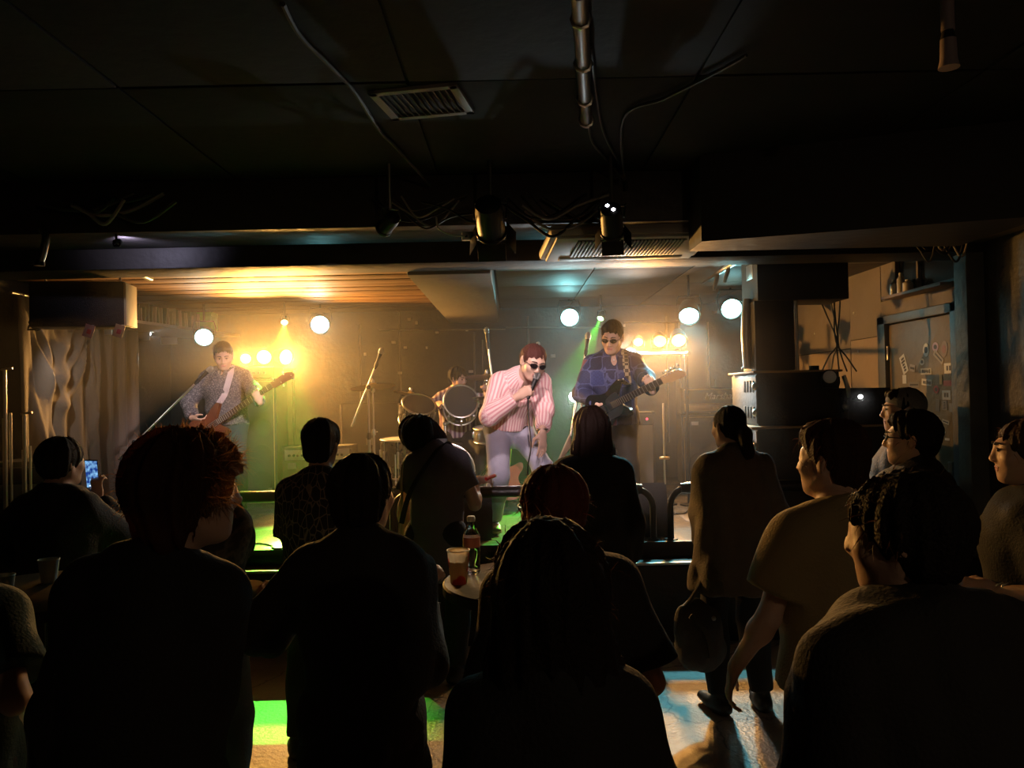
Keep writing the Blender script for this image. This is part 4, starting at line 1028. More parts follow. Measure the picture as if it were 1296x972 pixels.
# ================================================================ microphones and stands
MESHM = M('mic_mesh', (.42, .42, .42), .35, .9, bump=(500, .6))
def mic(parent, p, d, r=.024):
    m = dframe(p, d)
    MB().lathe([(1e-5, -.17), (.011, -.168), (.012, -.12), (.018, -.03), (.021, -.012)], 16, m).build('mic_body', M('mic_black', (.02, .02, .02), .4, .3), parent)
    MB().lathe([(.021, -.014), (.025, .0), (.0255, .018), (.021, .036), (.012, .046), (1e-5, .049)], 16, m).build('mic_grille', MESHM, parent)
def mic_stand(label, base, joint, tip, tail=None, round_base=False, with_mic=True, dark=False, mic_dir=None, group=None):
    """base on the floor, joint where the boom pivots, tip where the microphone sits (world points)"""
    b = V(base); root = empty('microphone_stand', b, 0, label, 'mic stand', group); J = V(joint) - b; T = V(tip) - b; m = DARKM if dark else CHROME
    MB().cyl((J.x, J.y, .02), J, .011).build('upper_tube', m, root); MB().cyl((J.x, J.y, .02), (J.x, J.y, J.z * .6), .016).build('lower_tube', m, root)
    MB().lathe([(.017, -.03), (.020, 0), (.012, .035)], 12, Matrix.Translation((J.x, J.y, J.z * .6))).build('collar', M('clutch_black', (.02, .02, .02), .5), root)
    if (T - J).length > .02:
        d = (T - J).normalized(); tl = V(tail) - b if tail is not None else J - d * .22
        MB().cyl(tl, T - d * .12, .010).build('boom', m, root); MB().ball(J, .022).build('boom_clutch', M('clutch_black', (.02, .02, .02), .5), root)
    else: d = V((0, -.3, 1)).normalized()
    if with_mic: mic(root, T, mic_dir or d)
    MB().lathe([(.016, -.02), (.018, .02)], 10, dframe(T - d * .13, d)).build('mic_clip', RUBBER, root)
    if round_base: MB().lathe([(.13, 0), (.13, .012), (.10, .022), (.02, .03)], 22, Matrix.Translation((J.x, J.y, 0))).build('base', M('cast_base', (.03, .03, .03), .5), root)
    else:
        for i in range(3):
            t = .5 + i * 2.094; MB().tube([(J.x, J.y, .13), (J.x + .32 * math.cos(t), J.y + .32 * math.sin(t), .01)], .008, 8).build('leg', m, root)
    return root
# bass player's boom
tip = at(264, 469, 6.80); jt = at(170, 560, 6.6)
mic_stand('boom microphone stand in front of the bass player', (jt.x, jt.y, STAGE), jt, tip, tail=at(150, 582, 6.57))
# drum overhead boom at the bass side
jt = at(466, 490, 7.2); mic_stand('leaning boom stand beside the crash cymbal', (jt.x, 7.2, STAGE), jt, at(482, 446, 7.2), tail=at(445, 540, 7.2))
# tall chrome stand and overhead behind the singer
jt = at(622, 480, 7.3); mic_stand('tall upright chrome microphone stand between drummer and singer', (jt.x, 7.3, STAGE), jt, at(616, 420, 7.3), tail=at(629, 530, 7.3))
jt = at(681, 470, 8.3); mic_stand('thin microphone stand standing behind the singer\'s head', (jt.x, 8.3, STAGE), jt, at(681, 438, 8.3), tail=at(681, 500, 8.3))
# guitar player's stand
jt = at(736, 486, 6.5); mic_stand('slanting microphone stand beside the guitar player', (at(720, 620, 6.5).x + .10, 6.5, STAGE), jt, at(744, 427, 6.5), tail=at(722, 552, 6.5))
# low round-based post at the amp side with a brass-coloured disc
P = at(841, 581, 7.2); rt = empty('cable_post', (P.x, 7.2, STAGE), 0, 'slim chrome post with a brass disc near its foot', 'stand')
MB().cyl((0, 0, .01), (0, 0, at(841, 510, 7.2).z - STAGE), .010).build('post', CHROME, rt); MB().lathe([(.05, 0), (.05, .02), (.012, .026)], 16, Matrix.Translation((0, 0, P.z - STAGE))).build('disc', GOLD, rt); MB().lathe([(.11, 0), (.11, .012), (.012, .02)], 18).build('base', DARKM, rt)
# stands at the left edge
for px, top, lb in ((6, 468, 'plain chrome stand pole at the curtain end of the stage'), (31, 524, 'folded chrome stand with a crossbar handle at the curtain end of the stage')):
    P = at(px, top, 5.9); rt = empty('folded_stand', (P.x, 5.9, STAGE), 0, lb, 'stand'); H = P.z - STAGE
    MB().cyl((0, 0, .01), (0, 0, H), .013).build('pole', CHROME, rt); MB().cyl((.028, .02, .10), (.028, .02, H * .75), .010).build('folded_leg', CHROME, rt); MB().cyl((-.028, .02, .10), (-.028, .02, H * .72), .010).build('folded_leg', CHROME, rt)
    MB().tube([(-.03, 0, H), (.06, 0, H + .01)], .009).build('handle', CHROME, rt); MB().ball((0, 0, .12), .03).build('joint', DARKM, rt); tripod_legs(rt, .12, .26)
# dark rack units and a crate between those stands
rk = empty('equipment_rack', (at(12, 620, 6.3).x + .30, 6.02, STAGE), R(6), 'small equipment rack with silver panels at the curtain end of the stage', 'rack')
MB().box((-.26, 0, 0), (.26, .4, .62), .01).build('case', TOLEX, rk)
for i in range(4): MB().box((-.23, -.012, .06 + i * .135), (.23, .01, .17 + i * .135), .003).build('rack_unit', M('rack_face%d' % (i % 2), ((.32, .32, .33), (.06, .06, .06))[i % 2], .35, .6), rk)
MB().ball((.15, -.014, .52), (.006, .004, .006), 8, 6).build('pilot_light', M('pilot_green', (.05, .6, .1), .3, emit=((.1, 1, .2), 4)), rk)
# stage monitors
def wedge(px, d, rz, label, w=.56):
    P = at(px, 660, d); rt = empty('stage_monitor', (P.x, d, STAGE), rz, label, 'speaker', 'floor monitors along the stage front')
    MB().prism([(0, 0), (.40, 0), (.44, .05), (.28, .36), (.16, .38), (0, .10)], -w / 2, w / 2, Matrix(((0, 0, 1, 0), (1, 0, 0, 0), (0, 1, 0, 0), (0, 0, 0, 1))), .012).build('cabinet', TOLEX, rt)
    MB().box((-w / 2 + .03, -.005, .03), (w / 2 - .03, .006, .30), .003, Matrix.Translation((0, .435, .065)) @ Matrix.Rotation(R(27), 4, 'X')).build('grille', GRILLE, rt)
    for k in (-1, 1): MB().box((k * (w / 2 + .001) - .004, .16, .14), (k * (w / 2 + .001) + .004, .28, .20), .004).build('handle', RUBBER, rt)
wedge(596, 5.62, R(3), 'stage monitor wedge under the barrier in front of the singer', .32); wedge(812, 5.62, R(-6), 'stage monitor wedge under the barrier below the guitar player', .40); wedge(521, 5.64, R(5), 'stage monitor wedge behind the bowing fan', .40)
# pedals and cables on the stage
for i, (px, py, lb) in enumerate(((846, 648, 'black cable coiled loosely on the stage beside the barrier'), (356, 690, 'thin black cable lying on the green-lit stage'))):
    P = atz(px, py, STAGE + .008); g = random.Random(i); pts = [(P.x - .35 + .09 * k + g.uniform(-.03, .03), P.y + .10 * math.sin(k * 1.1) + g.uniform(-.02, .02), STAGE + .007) for k in range(9)]
    thing('stage_cable', MB().tube(spline(pts, 5), .006, 6), RUBBER, lb, 'cable')
# red guitar on a stand behind the singer
P = at(640, 588, 7.0); rg = empty('spare_guitar', label='red guitar leaning on a stand behind the singer', cat='guitar', mat=frame((P.x, 7.0, STAGE + .30), V((.12, .28, 1)), V((0, -1, .3))))
OUT = [(-.20, 0), (-.185, .10), (-.12, .155), (-.03, .125), (.03, .115), (.10, .145), (.17, .165), (.205, .145), (.17, .10), (.125, .06), (.11, .03), (.11, -.03), (.125, -.06), (.155, -.105), (.15, -.14), (.10, -.145), (.05, -.12), (0, -.115), (-.06, -.145), (-.13, -.16), (-.185, -.11)]
MB().prism([(p.x, p.y) for p in spline([(x, y, 0) for x, y in OUT], 4, True)], -.022, .022, None, .008).build('body', M('red_lacquer', (.45, .08, .03), .2, coat=.6), rg)
MB().box((.08, -.027, .004), (.56, .027, .028), .008).build('neck', M('maple', (.60, .38, .16), .35), rg); MB().prism([(.55, -.03), (.60, -.05), (.72, -.06), (.74, -.02), (.68, .03), (.56, .03)], .0, .015).build('headstock', M('maple', (.6, .38, .16), .35), rg)
gs = empty('guitar_stand', (P.x, 7.0, STAGE), 0, 'black guitar stand under the red guitar', 'stand')
for x in (-.12, .12): MB().tube([(0, .12, .40), (x, .0, .08), (x, -.12, .02), (x, -.12, .09)], .008).build('leg', DARKM, gs)
MB().tube([(0, .12, .40), (0, .26, .0)], .008).build('back_leg', DARKM, gs)

# ================================================================ curtain, hung speakers, side stack
CURT = M('curtain_cloth', (.17, .135, .11), .75, sheen=.3, bump=(60, .15))
n, mz = 96, 60; y0, y1, zt, zb = 6.35, 8.35, 2.62, .66; vs, fs = [], []
for i in range(n + 1):
    u = i / n
    for j in range(mz + 1):
        w = j / mz; y = y0 + (y1 - y0) * u; z = zt + (zb - zt) * w
        x = .05 * math.sin(u * 46 + .8 * math.sin(w * 3)) * (.35 + .65 * w)
        for c, wd, dep in ((.28, .20, .62), (.29, .13, .36), (.28, .24, .85)):       # swags sagging between the hooks
            t = (u - c) / wd
            if abs(t) < 1: x += .045 * math.exp(-((w - dep * .55 * (1 - t * t)) / .035) ** 2)
        for sl, c in ((.35, .02), (.55, .06), (-.22, .55), (-.35, .62), (.12, .50)):   # straight pulls from the hooks
            x += .04 * math.exp(-((u - c - sl * w * .5) / .018) ** 2) * min(1, w * 3)
        vs.append((LEFT + .13 + x, y, z))
for i in range(n):
    for j in range(mz): a = i * (mz + 1) + j; fs.append((a, a + 1, a + mz + 2, a + mz + 1))
N = len(vs); vs2 = vs + [(x - .012, y, z) for x, y, z in vs]; fs2 = fs + [tuple(N + k for k in f[::-1]) for f in fs]
rim = [i * (mz + 1) for i in range(n + 1)] + [n * (mz + 1) + j for j in range(1, mz + 1)] + [i * (mz + 1) + mz for i in range(n - 1, -1, -1)] + [j for j in range(mz - 1, 0, -1)]
fs2 += [(rim[k], rim[(k + 1) % len(rim)], N + rim[(k + 1) % len(rim)], N + rim[k]) for k in range(len(rim))]
ct = empty('curtain', (0, 0, 0), 0, 'greyish brown draped curtain on the side wall of the stage', 'curtain')
MB().add(vs2, fs2).build('drape', CURT, ct, ang=80); MB().cyl((LEFT + .13, y0 - .1, zt + .02), (LEFT + .13, y1 + .1, zt + .02), .014).build('curtain_rod', STEEL, ct)
for u in (.02, .06, .5, .55, .62, .8, .95): MB().tube([(LEFT + .13 + .02 * math.cos(t), y0 + (y1 - y0) * u, zt + .012 + .02 * math.sin(t)) for t in [k * .7 for k in range(9)]], .004, 6, closed=True).build('ring', STEEL, ct)

def hung_speaker(c, rz, W, D, H, label, tilt=0.0, rods=True):
    rt = empty('hung_speaker', label=label, cat='speaker', mat=Matrix.Translation(c) @ Matrix.Rotation(rz, 4, 'Z') @ Matrix.Rotation(tilt, 4, 'X'))
    MB().box((-W / 2, -D / 2, -H / 2), (W / 2, D / 2, H / 2), .012).build('cabinet', TOLEX, rt)
    MB().box((-W / 2 + .03, D / 2 - .004, -H / 2 + .03), (W / 2 - .03, D / 2 + .012, H / 2 - .03), .004).build('grille', GRILLE, rt)
    inv = rt.matrix_basis.inverted()
    for x in (-1, 1):
        MB().box((x * W / 2 - .004, -.10, -.06), (x * W / 2 + .006, .06, .06), .003).build('side_plate', STEEL, rt)
        a = rt.matrix_basis @ V((x * W * .4, 0, H / 2)); MB().cyl(V((x * W * .4, 0, H / 2 - .01)), inv @ V((a.x, a.y, rods)), .008).build('hanging_rod', STEEL, rt)
    return rt
# left: the amber light on its end is painted as a pale panel
a = at(35, 356, 5.75); b = at(152, 413, 5.75); c = V(((a.x + b.x) / 2, 5.88, (a.z + b.z) / 2))
ls = hung_speaker(c, R(8), b.x - a.x - .02, .25, a.z - b.z - .01, 'black loudspeaker hung beside the curtain with amber light painted on its end', rods=ST_CEIL + .01)
MB().box(((b.x - a.x) / 2 - .014, -.12, -(a.z - b.z) / 2 + .012), ((b.x - a.x) / 2 + .004, .12, (a.z - b.z) / 2 - .018), .003).build('lit_end', M('end_amber_tint', (.62, .50, .28), .6, bump=(20, .1)), ls)
for px, lb, cc in ((112, 'small pinkish card dangling under the hung loudspeaker', (.55, .24, .20)), (150, 'small orange and red card dangling under the hung loudspeaker', (.72, .36, .16))):
    P = at(px, 420, 5.70); cd = empty('hanging_card', (P.x, 5.70, P.z), R(12), lb, 'card'); MB().box((-.035, -.002, -.04), (.035, .002, .055), .001, Matrix.Rotation(R(18), 4, 'Y')).build('card', M('card%.2f' % cc[0], cc, .6), cd); MB().cyl((.015, 0, .05), (.02, .15, c.z - (a.z - b.z) / 2 + .02 - P.z), .002, n=6).build('string', WHITE, cd); MB().box((-.012, -.004, -.015), (.018, -.001, .02), .001, Matrix.Rotation(R(18), 4, 'Y')).build('print', M('card_print', (.65, .08, .06), .6), cd)
par(47, 413, 5.95, (1.0, .93, .85), 5, 25, (-3.6, 7.4, 1.6), 'small white lamp tucked under the loudspeaker by the curtain', 80, .6, 6, hang=False, lcol=(1, .9, .8), fix=(c.x - .25, c.y, c.z - (a.z - b.z) / 2 + .03))
# right: hung speaker and the column under it
a = at(957, 300, 5.85); b = at(1075, 378, 5.85)
hung_speaker(V(((a.x + b.x) / 2, 6.05, (a.z + b.z) / 2)), 0, b.x - a.x, .40, a.z - b.z, 'black loudspeaker hung over the speaker stack by the boarded wall', rods=ST_CEIL + .01)
a = at(956, 378, 5.85); b = at(1009, 468, 5.85)
cl = empty('column_speaker', ((a.x + b.x) / 2, 5.88, b.z + .0), 0, 'narrow black column speaker standing on the speaker stack', 'speaker')
MB().box((-(b.x - a.x) / 2, 0, 0), ((b.x - a.x) / 2, .32, a.z - b.z - .012), .01).build('cabinet', TOLEX, cl); MB().cyl(((b.x - a.x) / 2 + .014, .0, .0), ((b.x - a.x) / 2 + .014, .0, a.z - b.z - .02), .013).build('corner_tube', STEEL, cl)
P = at(949, 466, 6.0); rf = empty('upright_tube', (P.x, 6.02, P.z), 0, 'upright chrome tube beside the column speaker glowing with reflected light', 'tube')  # plain steel tube standing on the stack
MB().tube([(-.015, 0, .0), (-.022, 0, .25), (-.012, 0, .45), (-.0, 0, at(951, 378, 6.0).z - P.z)], [.03, .036, .036, .03], 16).build('tube', STEEL, rf); MB().lathe([(.045, 0), (.045, .012), (.03, .016)], 16, Matrix.Translation((-.015, 0, -.002))).build('collar', STEEL, rf)
# stack of cabinets with slotted, handled fronts turned to the stage
def pa_box(x0, x1, y0_, y1_, z0, z1, label, front=True, slots=2):
    rt = empty('speaker_cabinet', ((x0 + x1) / 2, (y0_ + y1_) / 2, z0), 0, label, 'speaker', 'stacked cabinets at the guitar side of the stage'); W = x1 - x0; D = y1_ - y0_; H = z1 - z0
    MB().box((-W / 2, -D / 2, 0), (W / 2, D / 2, H), .008).build('shell', M('stack_paint', (.040, .035, .031), .5, bump=(60, .2)), rt)
    if front:
        SM = M('slot_face', (.11, .10, .09), .45, .2, bump=(30, .15)); MB().box((-W / 2 - .010, -D / 2, .015), (-W / 2 + .002, D / 2 - .01, H - .015), .003).build('front_plate', SM, rt)
        for r_ in range(slots):
            zc = H * (r_ + .5) / slots
            for k in range(4): MB().box((-W / 2 - .016, -D / 2 + .05 + k * .07, zc - .045), (-W / 2 - .008, -D / 2 + .09 + k * .07, zc + .045), .006).build('slot', RUBBER, rt)
            MB().ball((-W / 2 - .012, -D / 2 - .0 + .02, zc), (.026, .03, .030), 12, 8).build('handle', STEEL, rt)
    return rt
f1 = at(962, 541, 5.62); f2 = at(1118, 541, 5.62)
pa_box(f1.x - .02, f2.x + .18, 5.62, 6.35, STAGE, f1.z - .012, 'lowest and widest cabinet of the speaker stack by the boarded wall', slots=3)
thing('plywood_board', MB().box((f1.x - .07, 5.60, f1.z - .012), (f2.x + .20, 6.38, f1.z + .006), .003), M('shelf_ply', (.42, .27, .14), .55, bump=(20, .15)), 'thin plywood board lying between the stacked cabinets', 'board')
t1 = at(958, 471, 5.72); t2 = at(1062, 471, 5.72)
pa_box(t1.x, t2.x, 5.72, 6.35, f1.z + .006, t1.z - .008, 'upper cabinet of the speaker stack with slotted front', slots=2)
thing('plywood_board', MB().box((t1.x - .035, 5.70, t1.z - .008), (t2.x + .02, 6.36, t1.z + .008), .003), M('shelf_ply', (.42, .27, .14), .55), 'thin plywood board on top of the speaker stack', 'board')
u1 = at(1024, 508, 5.55); u2 = at(1118, 508, 5.55)
pa_box(t2.x + .03, u2.x + .1, 5.64, 6.2, f1.z + .006, u1.z + .09, 'small cabinet beside the upper cabinet of the speaker stack', slots=1)
P = at(1048, 476, 5.60); P.z = t1.z + .10
yk = par(1050, 477, 5.58, (.42, .43, .45), 8, 0, (at(1020, 480, 4.5)), 'round black spotlight on a bent bracket at the speaker stack', strength=0.0, hang=False, name='bracket_lamp')
MB().tube([yk.matrix_basis.inverted() @ V(p) for p in ((t2.x - .02, 5.60, 1.80), (t2.x + .0, 5.585, 1.72), (t2.x + .02, 5.60, 1.64))], .016, 8).build('bracket', STEEL, yk)
bx = empty('control_box', (at(1032, 467, 5.8).x, 5.80, t1.z + .008), 0, 'small black box on top of the speaker stack', 'box'); MB().box((-.03, 0, 0), (.03, .05, .035), .003).build('case', VINYL, bx); MB().box((-.02, -.003, .008), (.02, .001, .026), .001).build('panel', DARKM, bx)
par(1089, 502, 5.50, (.95, .95, .9), 3, 4, (1.5, 3, 1.2), 'tiny white lamp on the small cabinet of the speaker stack', 60, .6, 4, hang=False, lcol=(1, 1, 1), L=.06, fix=(at(1089, 502, 5.5).x, 5.66, at(1089, 502, 5.5).z - .02))
# cables dropping behind the column to the stack
g = random.Random(5); J = at(1058, 432, 6.2)
for i, px in enumerate((1018, 1042, 1050, 1060, 1063)):
    a = at(px, 330, 6.3); bb = at((1052, 1040, 1072, 1084, 1062)[i], 470, 6.3); pts = [a, a.lerp(J, .6) + V((g.uniform(-.02, .02), 0, 0)), J + V((g.uniform(-.02, .02), 0, 0)), J.lerp(bb, .5), bb]
    thing('hanging_cable', MB().tube(spline(pts, 5), .006, 6), RUBBER, 'thin black cable dropping from the hung loudspeaker to the stack', 'cable', 'cables behind the column speaker')

# ================================================================ things on the ceiling
AC = M('ac_shell', (.50, .46, .40), .45)
a = at(692, 326, 5.0); ac = empty('air_conditioner', label='pale ceiling air conditioner with slatted intake above the stage front', cat='air conditioner', mat=Matrix.Translation(at(792, 314, 4.93)) @ Matrix.Rotation(R(7), 4, 'Z') @ Matrix.Rotation(R(-9), 4, 'X') @ Matrix.Rotation(R(-1.5), 4, 'Y'))
MB().box((-.54, -.25, 0.0), (.54, .22, .075), .03).build('shell', AC, ac); MB().box((-.50, -.235, -.016), (.50, .20, .01), .012).build('panel', AC, ac)
MB().box((-.36, -.20, -.020), (.34, .08, -.010), .004).build('intake', RUBBER, ac)
for i in range(30): MB().box((-.355 + i * .0236, -.198, -.028), (-.344 + i * .0236, .078, -.016), .001).build('slat', AC, ac)
MB().box((-.42, .11, -.022), (.42, .17, -.012), .004).build('louvre', M('ac_louvre', (.38, .35, .31), .45), ac)
for x in (-.45, .45): MB().cyl((x, 0, .06), (x, .02, .16), .012, n=8).build('hanger', STEEL, ac)
v = [atz(470, 117, CEIL - .02), atz(583, 106, CEIL - .02), atz(597, 140, CEIL - .02), atz(493, 152, CEIL - .02)]; cen = sum(v, V()) / 4; ex = (v[1] - v[0]).normalized(); ang = math.atan2(ex.y, ex.x); w = (v[1] - v[0]).length; d_ = (v[3] - v[0]).length
vt = empty('ceiling_vent', (cen.x, cen.y, CEIL - .016), ang, 'grey slatted air vent in the dark ceiling', 'vent'); VM = M('vent_metal', (.34, .31, .28), .5, .3)
f_ = MB(); f_.box((-w / 2, -d_ / 2, -.014), (w / 2, -d_ / 2 + .035, .004), .003); f_.box((-w / 2, d_ / 2 - .035, -.014), (w / 2, d_ / 2, .004), .003); f_.box((-w / 2, -d_ / 2, -.014), (-w / 2 + .04, d_ / 2, .004), .003); f_.box((w / 2 - .04, -d_ / 2, -.014), (w / 2, d_ / 2, .004), .003); f_.build('frame', VM, vt)
MB().box((-w / 2 + .03, -d_ / 2 + .03, -.002), (w / 2 - .03, d_ / 2 - .03, .002)).build('duct', RUBBER, vt)
for i in range(11): MB().box((-.004, -d_ / 2 + .035, -.010), (.010, d_ / 2 - .035, -.007), 0, Matrix.Translation((-w / 2 + .06 + i * (w - .12) / 10, 0, 0)) @ Matrix.Rotation(R(35), 4, 'Y')).build('slat', M('vent_slat', (.13, .11, .09), .5), vt)
# pipe with cables along the ceiling
pi = empty('ceiling_pipe', (0, 0, 0), 0, 'dark metal pipe running under the ceiling with cables tied to it', 'pipe'); a = atz(733, -10, CEIL - .06); b = atz(742, 155, CEIL - .06)
MB().tube([a, a.lerp(b, .5), b], .030, 14).build('tube', M('pipe_metal', (.16, .15, .15), .4, .7), pi)
for t in (.15, .45, .75, .97): c = a.lerp(b, t); MB().tube([c + V((.034 * math.cos(q), 0, .034 * math.sin(q))) for q in [k * .785 for k in range(8)]], .007, 6, closed=True).build('clamp', STEEL, pi)
def cable(pts, label, r=.008, group='loose cables under the ceiling', m=None):
    return thing('ceiling_cable', MB().tube(spline(pts, 6), r, 6), m or M('cable_grey', (.055, .05, .045), .5), label, 'cable', group)
z = CEIL - .03
cable([atz(748, 60, z), atz(755, 120, z), atz(765, 170, z), atz(788, 215, z), at(795, 240, 4.65)], 'black cable sagging from the ceiling pipe to the lamps on the beam')
cable([atz(745, 155, z), atz(750, 180, z), atz(770, 205, z), at(790, 228, 4.6)], 'short black cable curving from the end of the ceiling pipe')
cable([at(790, 225, 4.6), atz(789, 150, z), atz(840, 125, z), atz(900, 95, z), atz(945, 70, z)], 'long cable branching away from the pipe across the dark ceiling')
cable([atz(358, 5, z), atz(380, 45, z), atz(420, 85, z), atz(450, 118, z), atz(480, 165, z), atz(500, 185, z), at(545, 235, 4.66)], 'long thin cable crossing the ceiling beside the slatted vent', .010)
sd = empty('ceiling_sensor', atz(1200, 50, CEIL - .17), 0, 'small grey cylinder with purple light tinted into its colour, hanging from the dark ceiling', 'sensor'); SM_ = M('sensor_purple_tint', (.30, .24, .26), .5)  # pink in the grey is the purple light, put into the colour
MB().cyl((0, 0, .03), (0, 0, .165), .022).build('stem', SM_, sd); MB().lathe([(.035, -.10), (.028, -.07), (.026, .0)], 16).build('cup', SM_, sd); MB().lathe([(.026, .0), (.018, .03)], 14).build('collar', RUBBER, sd)
# pipe with lamp clamps on the right of the stage ceiling
rp = empty('conduit_pipe', (0, 0, 0), 0, 'metal pipe sloping under the stage ceiling beside the hung speaker', 'pipe'); a = at(952, 318, 5.75); b = at(888, 356, 7.6)
MB().cyl(a, b, .030).build('tube', STEEL, rp); MB().cyl(b, V((at(840, 358, 7.6).x, 7.6, b.z - .01)), .012).build('branch', DARKM, rp)
for t, ln in ((.62, .13), (.40, .11)):
    c = a.lerp(b, t); MB().tube([c + V((0, 0, -.02)), c + V((-.01, 0, -.06)), c + V((-.03, -.01, -ln)), c + V((-.04, -.01, -ln - .04))], [.016, .020, .016, .012], 8).build('clamp', STEEL, rp)
for t in (.1, .9): c = a.lerp(b, t); MB().cyl(c, V((c.x, c.y, ST_CEIL + .01)), .008, n=8).build('hanger', STEEL, rp)
# beam-front lamps, cable bundle
FRONT = (1.0, .74, .72)
def beam_lamp(px, py, d, aim, label, energy, leak=False, big=1.0, barn=True, angle=60):
    P = at(px, py, d); dz = (V(aim) - P).normalized(); m = frame(P, dz.cross(V((0, 0, 1))), dz); rt = empty('beam_lamp', label=label, cat='lamp', mat=m); r = .075 * big; inv = m.inverted()
    MB().lathe([(r * .5, -.22 * big), (r * .9, -.20 * big), (r, -.14 * big), (r, .0), (r * 1.12, .006), (r * 1.12, .02), (r, .02)], 20).build('housing', M('lamp_can', (.02, .02, .02), .45, .3), rt)
    MB().lathe([(1e-5, .004), (r * .96, .004), (r * .96, .010), (1e-5, .014)], 20).build('lens', M('front_lens', (.9, .8, .78), .2, emit=(FRONT, 6.0)), rt)
    if barn:
        for k in range(4): MB().box((-r, -.002, 0), (r, .002, r * 1.3), .001, Matrix.Rotation(k * math.pi / 2, 4, 'Z') @ Matrix.Translation((0, r * 1.05, .02)) @ Matrix.Rotation(R(-28), 4, 'X')).build('barn_door', M('barn_black', (.02, .02, .02), .4, .4), rt)
    up_ = inv.to_3x3() @ V((0, 0, 1)); sy = 1 if up_.y > 0 else -1
    MB().tube([(-r * 1.1, 0, -.1), (-r * 1.2, sy * r * 1.5, -.1), (r * 1.2, sy * r * 1.5, -.1), (r * 1.1, 0, -.1)], .007, 6).build('yoke', STEEL, rt); q = m @ V((0, sy * r * 1.5, -.1)); MB().cyl((0, sy * r * 1.5, -.1), inv @ V((q.x, q.y, max(q.z + .03, 2.78) if q.y > 4.68 else CEIL)), .011, n=8).build('hanger', STEEL, rt)
    if leak:
        for k, (ox, oy) in enumerate(((-.022, .012), (.018, -.022))): MB().ball((ox * big, sy * oy, -.22 * big), (.011, .011, .006), 10, 6).build('vent_glow', M('vent_glow', (1, 1, 1), .3, emit=((.95, .92, 1), 14)), rt)
    spot(rt, FRONT, energy, angle, .7, .05)
    if leak:      # light escaping through the two holes at the back of the can
        P2 = m @ V((0, 0, -.24 * big)); dz2 = (V((-.16, 2.62, 1.10)) - P2).normalized(); lk = spot(rt, (1, .80, .52), 150, 15, .6, .02); lk.matrix_parent_inverse = Matrix(); lk.matrix_local = inv @ frame(P2, dz2.cross(V((0, 0, 1))), -dz2)
    return rt
beam_lamp(622, 292, 4.45, (.05, 7.0, 1.25), 'large black barn-door spotlight under the beam', 110, big=1.1, angle=58)
beam_lamp(775, 292, 4.40, (1.0, 6.6, 1.2), 'black spotlight with two glowing vent holes under the beam', 120, leak=True, angle=52, big=.85)
beam_lamp(487, 288, 4.50, (-2.72, 7.35, 1.62), 'small black spotlight clipped to the beam beside the cable bundle', 520, big=.62, barn=False, angle=23)
g = random.Random(11)
CABM = (('grey', M('cable_grey', (.055, .05, .045), .5)), ('pale', M('cable_pale', (.34, .30, .27), .5)), ('black', RUBBER))
for i in range(18):
    cx, near = ((560, 'beside the barn-door spotlight'), (712, 'beside the spotlight with glowing holes'), (135, 'beside the bent silver pipe'))[i % 3]; cx += g.uniform(-30, 30); w = g.uniform(25, 60); y = 262 + g.uniform(-10, 14); dd = 4.62 + g.uniform(-.05, .05)
    pts = [at(cx - w, y + g.uniform(-12, 5), dd), at(cx - w * .4, y + g.uniform(0, 26), dd), at(cx + w * .3, y + g.uniform(-6, 30), dd), at(cx + w, y + g.uniform(-14, 6), dd)]
    cn, cm = CABM[(i // 3) % 3]; cable(pts, '%s tangled cable on the face of the beam %s' % (cn, near), (.006, .009, .012)[i % 3], 'tangled %s cables %s' % (cn, near), cm)
for i in range(9):
    px = g.uniform(1145, 1205); y = g.uniform(255, 300); dd = 4.9
    pts = [at(px - 20, y - g.uniform(10, 40), dd), at(px, y + g.uniform(0, 30), dd), at(px + 14, y + g.uniform(0, 40), dd), at(px + 25, y - g.uniform(0, 30), dd)]
    cn, cm = CABM[i % 3]; cable(pts, '%s tangled cable hanging from the ceiling above the stickered door' % cn, .007, 'tangled %s cables above the door' % cn, cm)
cable([at(552, 275, 4.6), at(556, 290, 4.58), at(575, 298, 4.58), at(590, 298, 4.58)], 'pale looped lead with a plug below the beam', .006, m=M('cable_white', (.6, .58, .55), .5))
pw = empty('power_strip', at(595, 300, 4.60), R(0), 'white power strip fixed under the beam', 'power strip'); MB().box((-.05, -.02, -.02), (.09, .02, .03), .006).build('case', WHITE, pw)
for k in range(3): MB().box((-.03 + k * .04, -.024, -.006), (-.015 + k * .04, -.018, .010), .002).build('socket', RUBBER, pw)
# left end of the beam: small blue-white spill lamp, strip lamps, pipe
par(150, 306, 4.78, (.75, .72, 1.0), 3, 9, V((at(150, 300, 5.0).x + .1, 5.05, 2.78)), 'small violet-white lamp lighting the underside of the beam', 120, .8, 5, hang=False, lcol=(.72, .68, 1), L=.06, soft=.02, fix=(at(150, 306, 4.78).x, 4.75, 2.78))
lp = empty('bent_pipe', (0, 0, 0), 0, 'short bent silver pipe hanging at the curtain end of the beam', 'pipe'); MB().tube(spline([at(53, 290, 4.7), at(58, 300, 4.68), at(55, 318, 4.66), at(50, 334, 4.64)], 5), .022, 12).build('tube', STEEL, lp); MB().lathe([(.03, -.012), (.03, .012)], 14, dframe(at(50, 334, 4.64), (0, 0, 1))).build('end_cap', DARKM, lp)
fl = empty('strip_lamp', (0, 0, 0), 0, 'unlit strip lamp under a metal reflector by the curtain', 'lamp'); a = at(140, 330, 5.66); b = at(190, 352, 6.5)
MB().cyl(a, b, .030).build('tube', M('tube_glass', (.48, .52, .46), .25), fl); MB().tube([a + V((-.05, 0, .07)), b + V((-.05, 0, .07))], .05, 4).build('reflector', STEEL, fl)
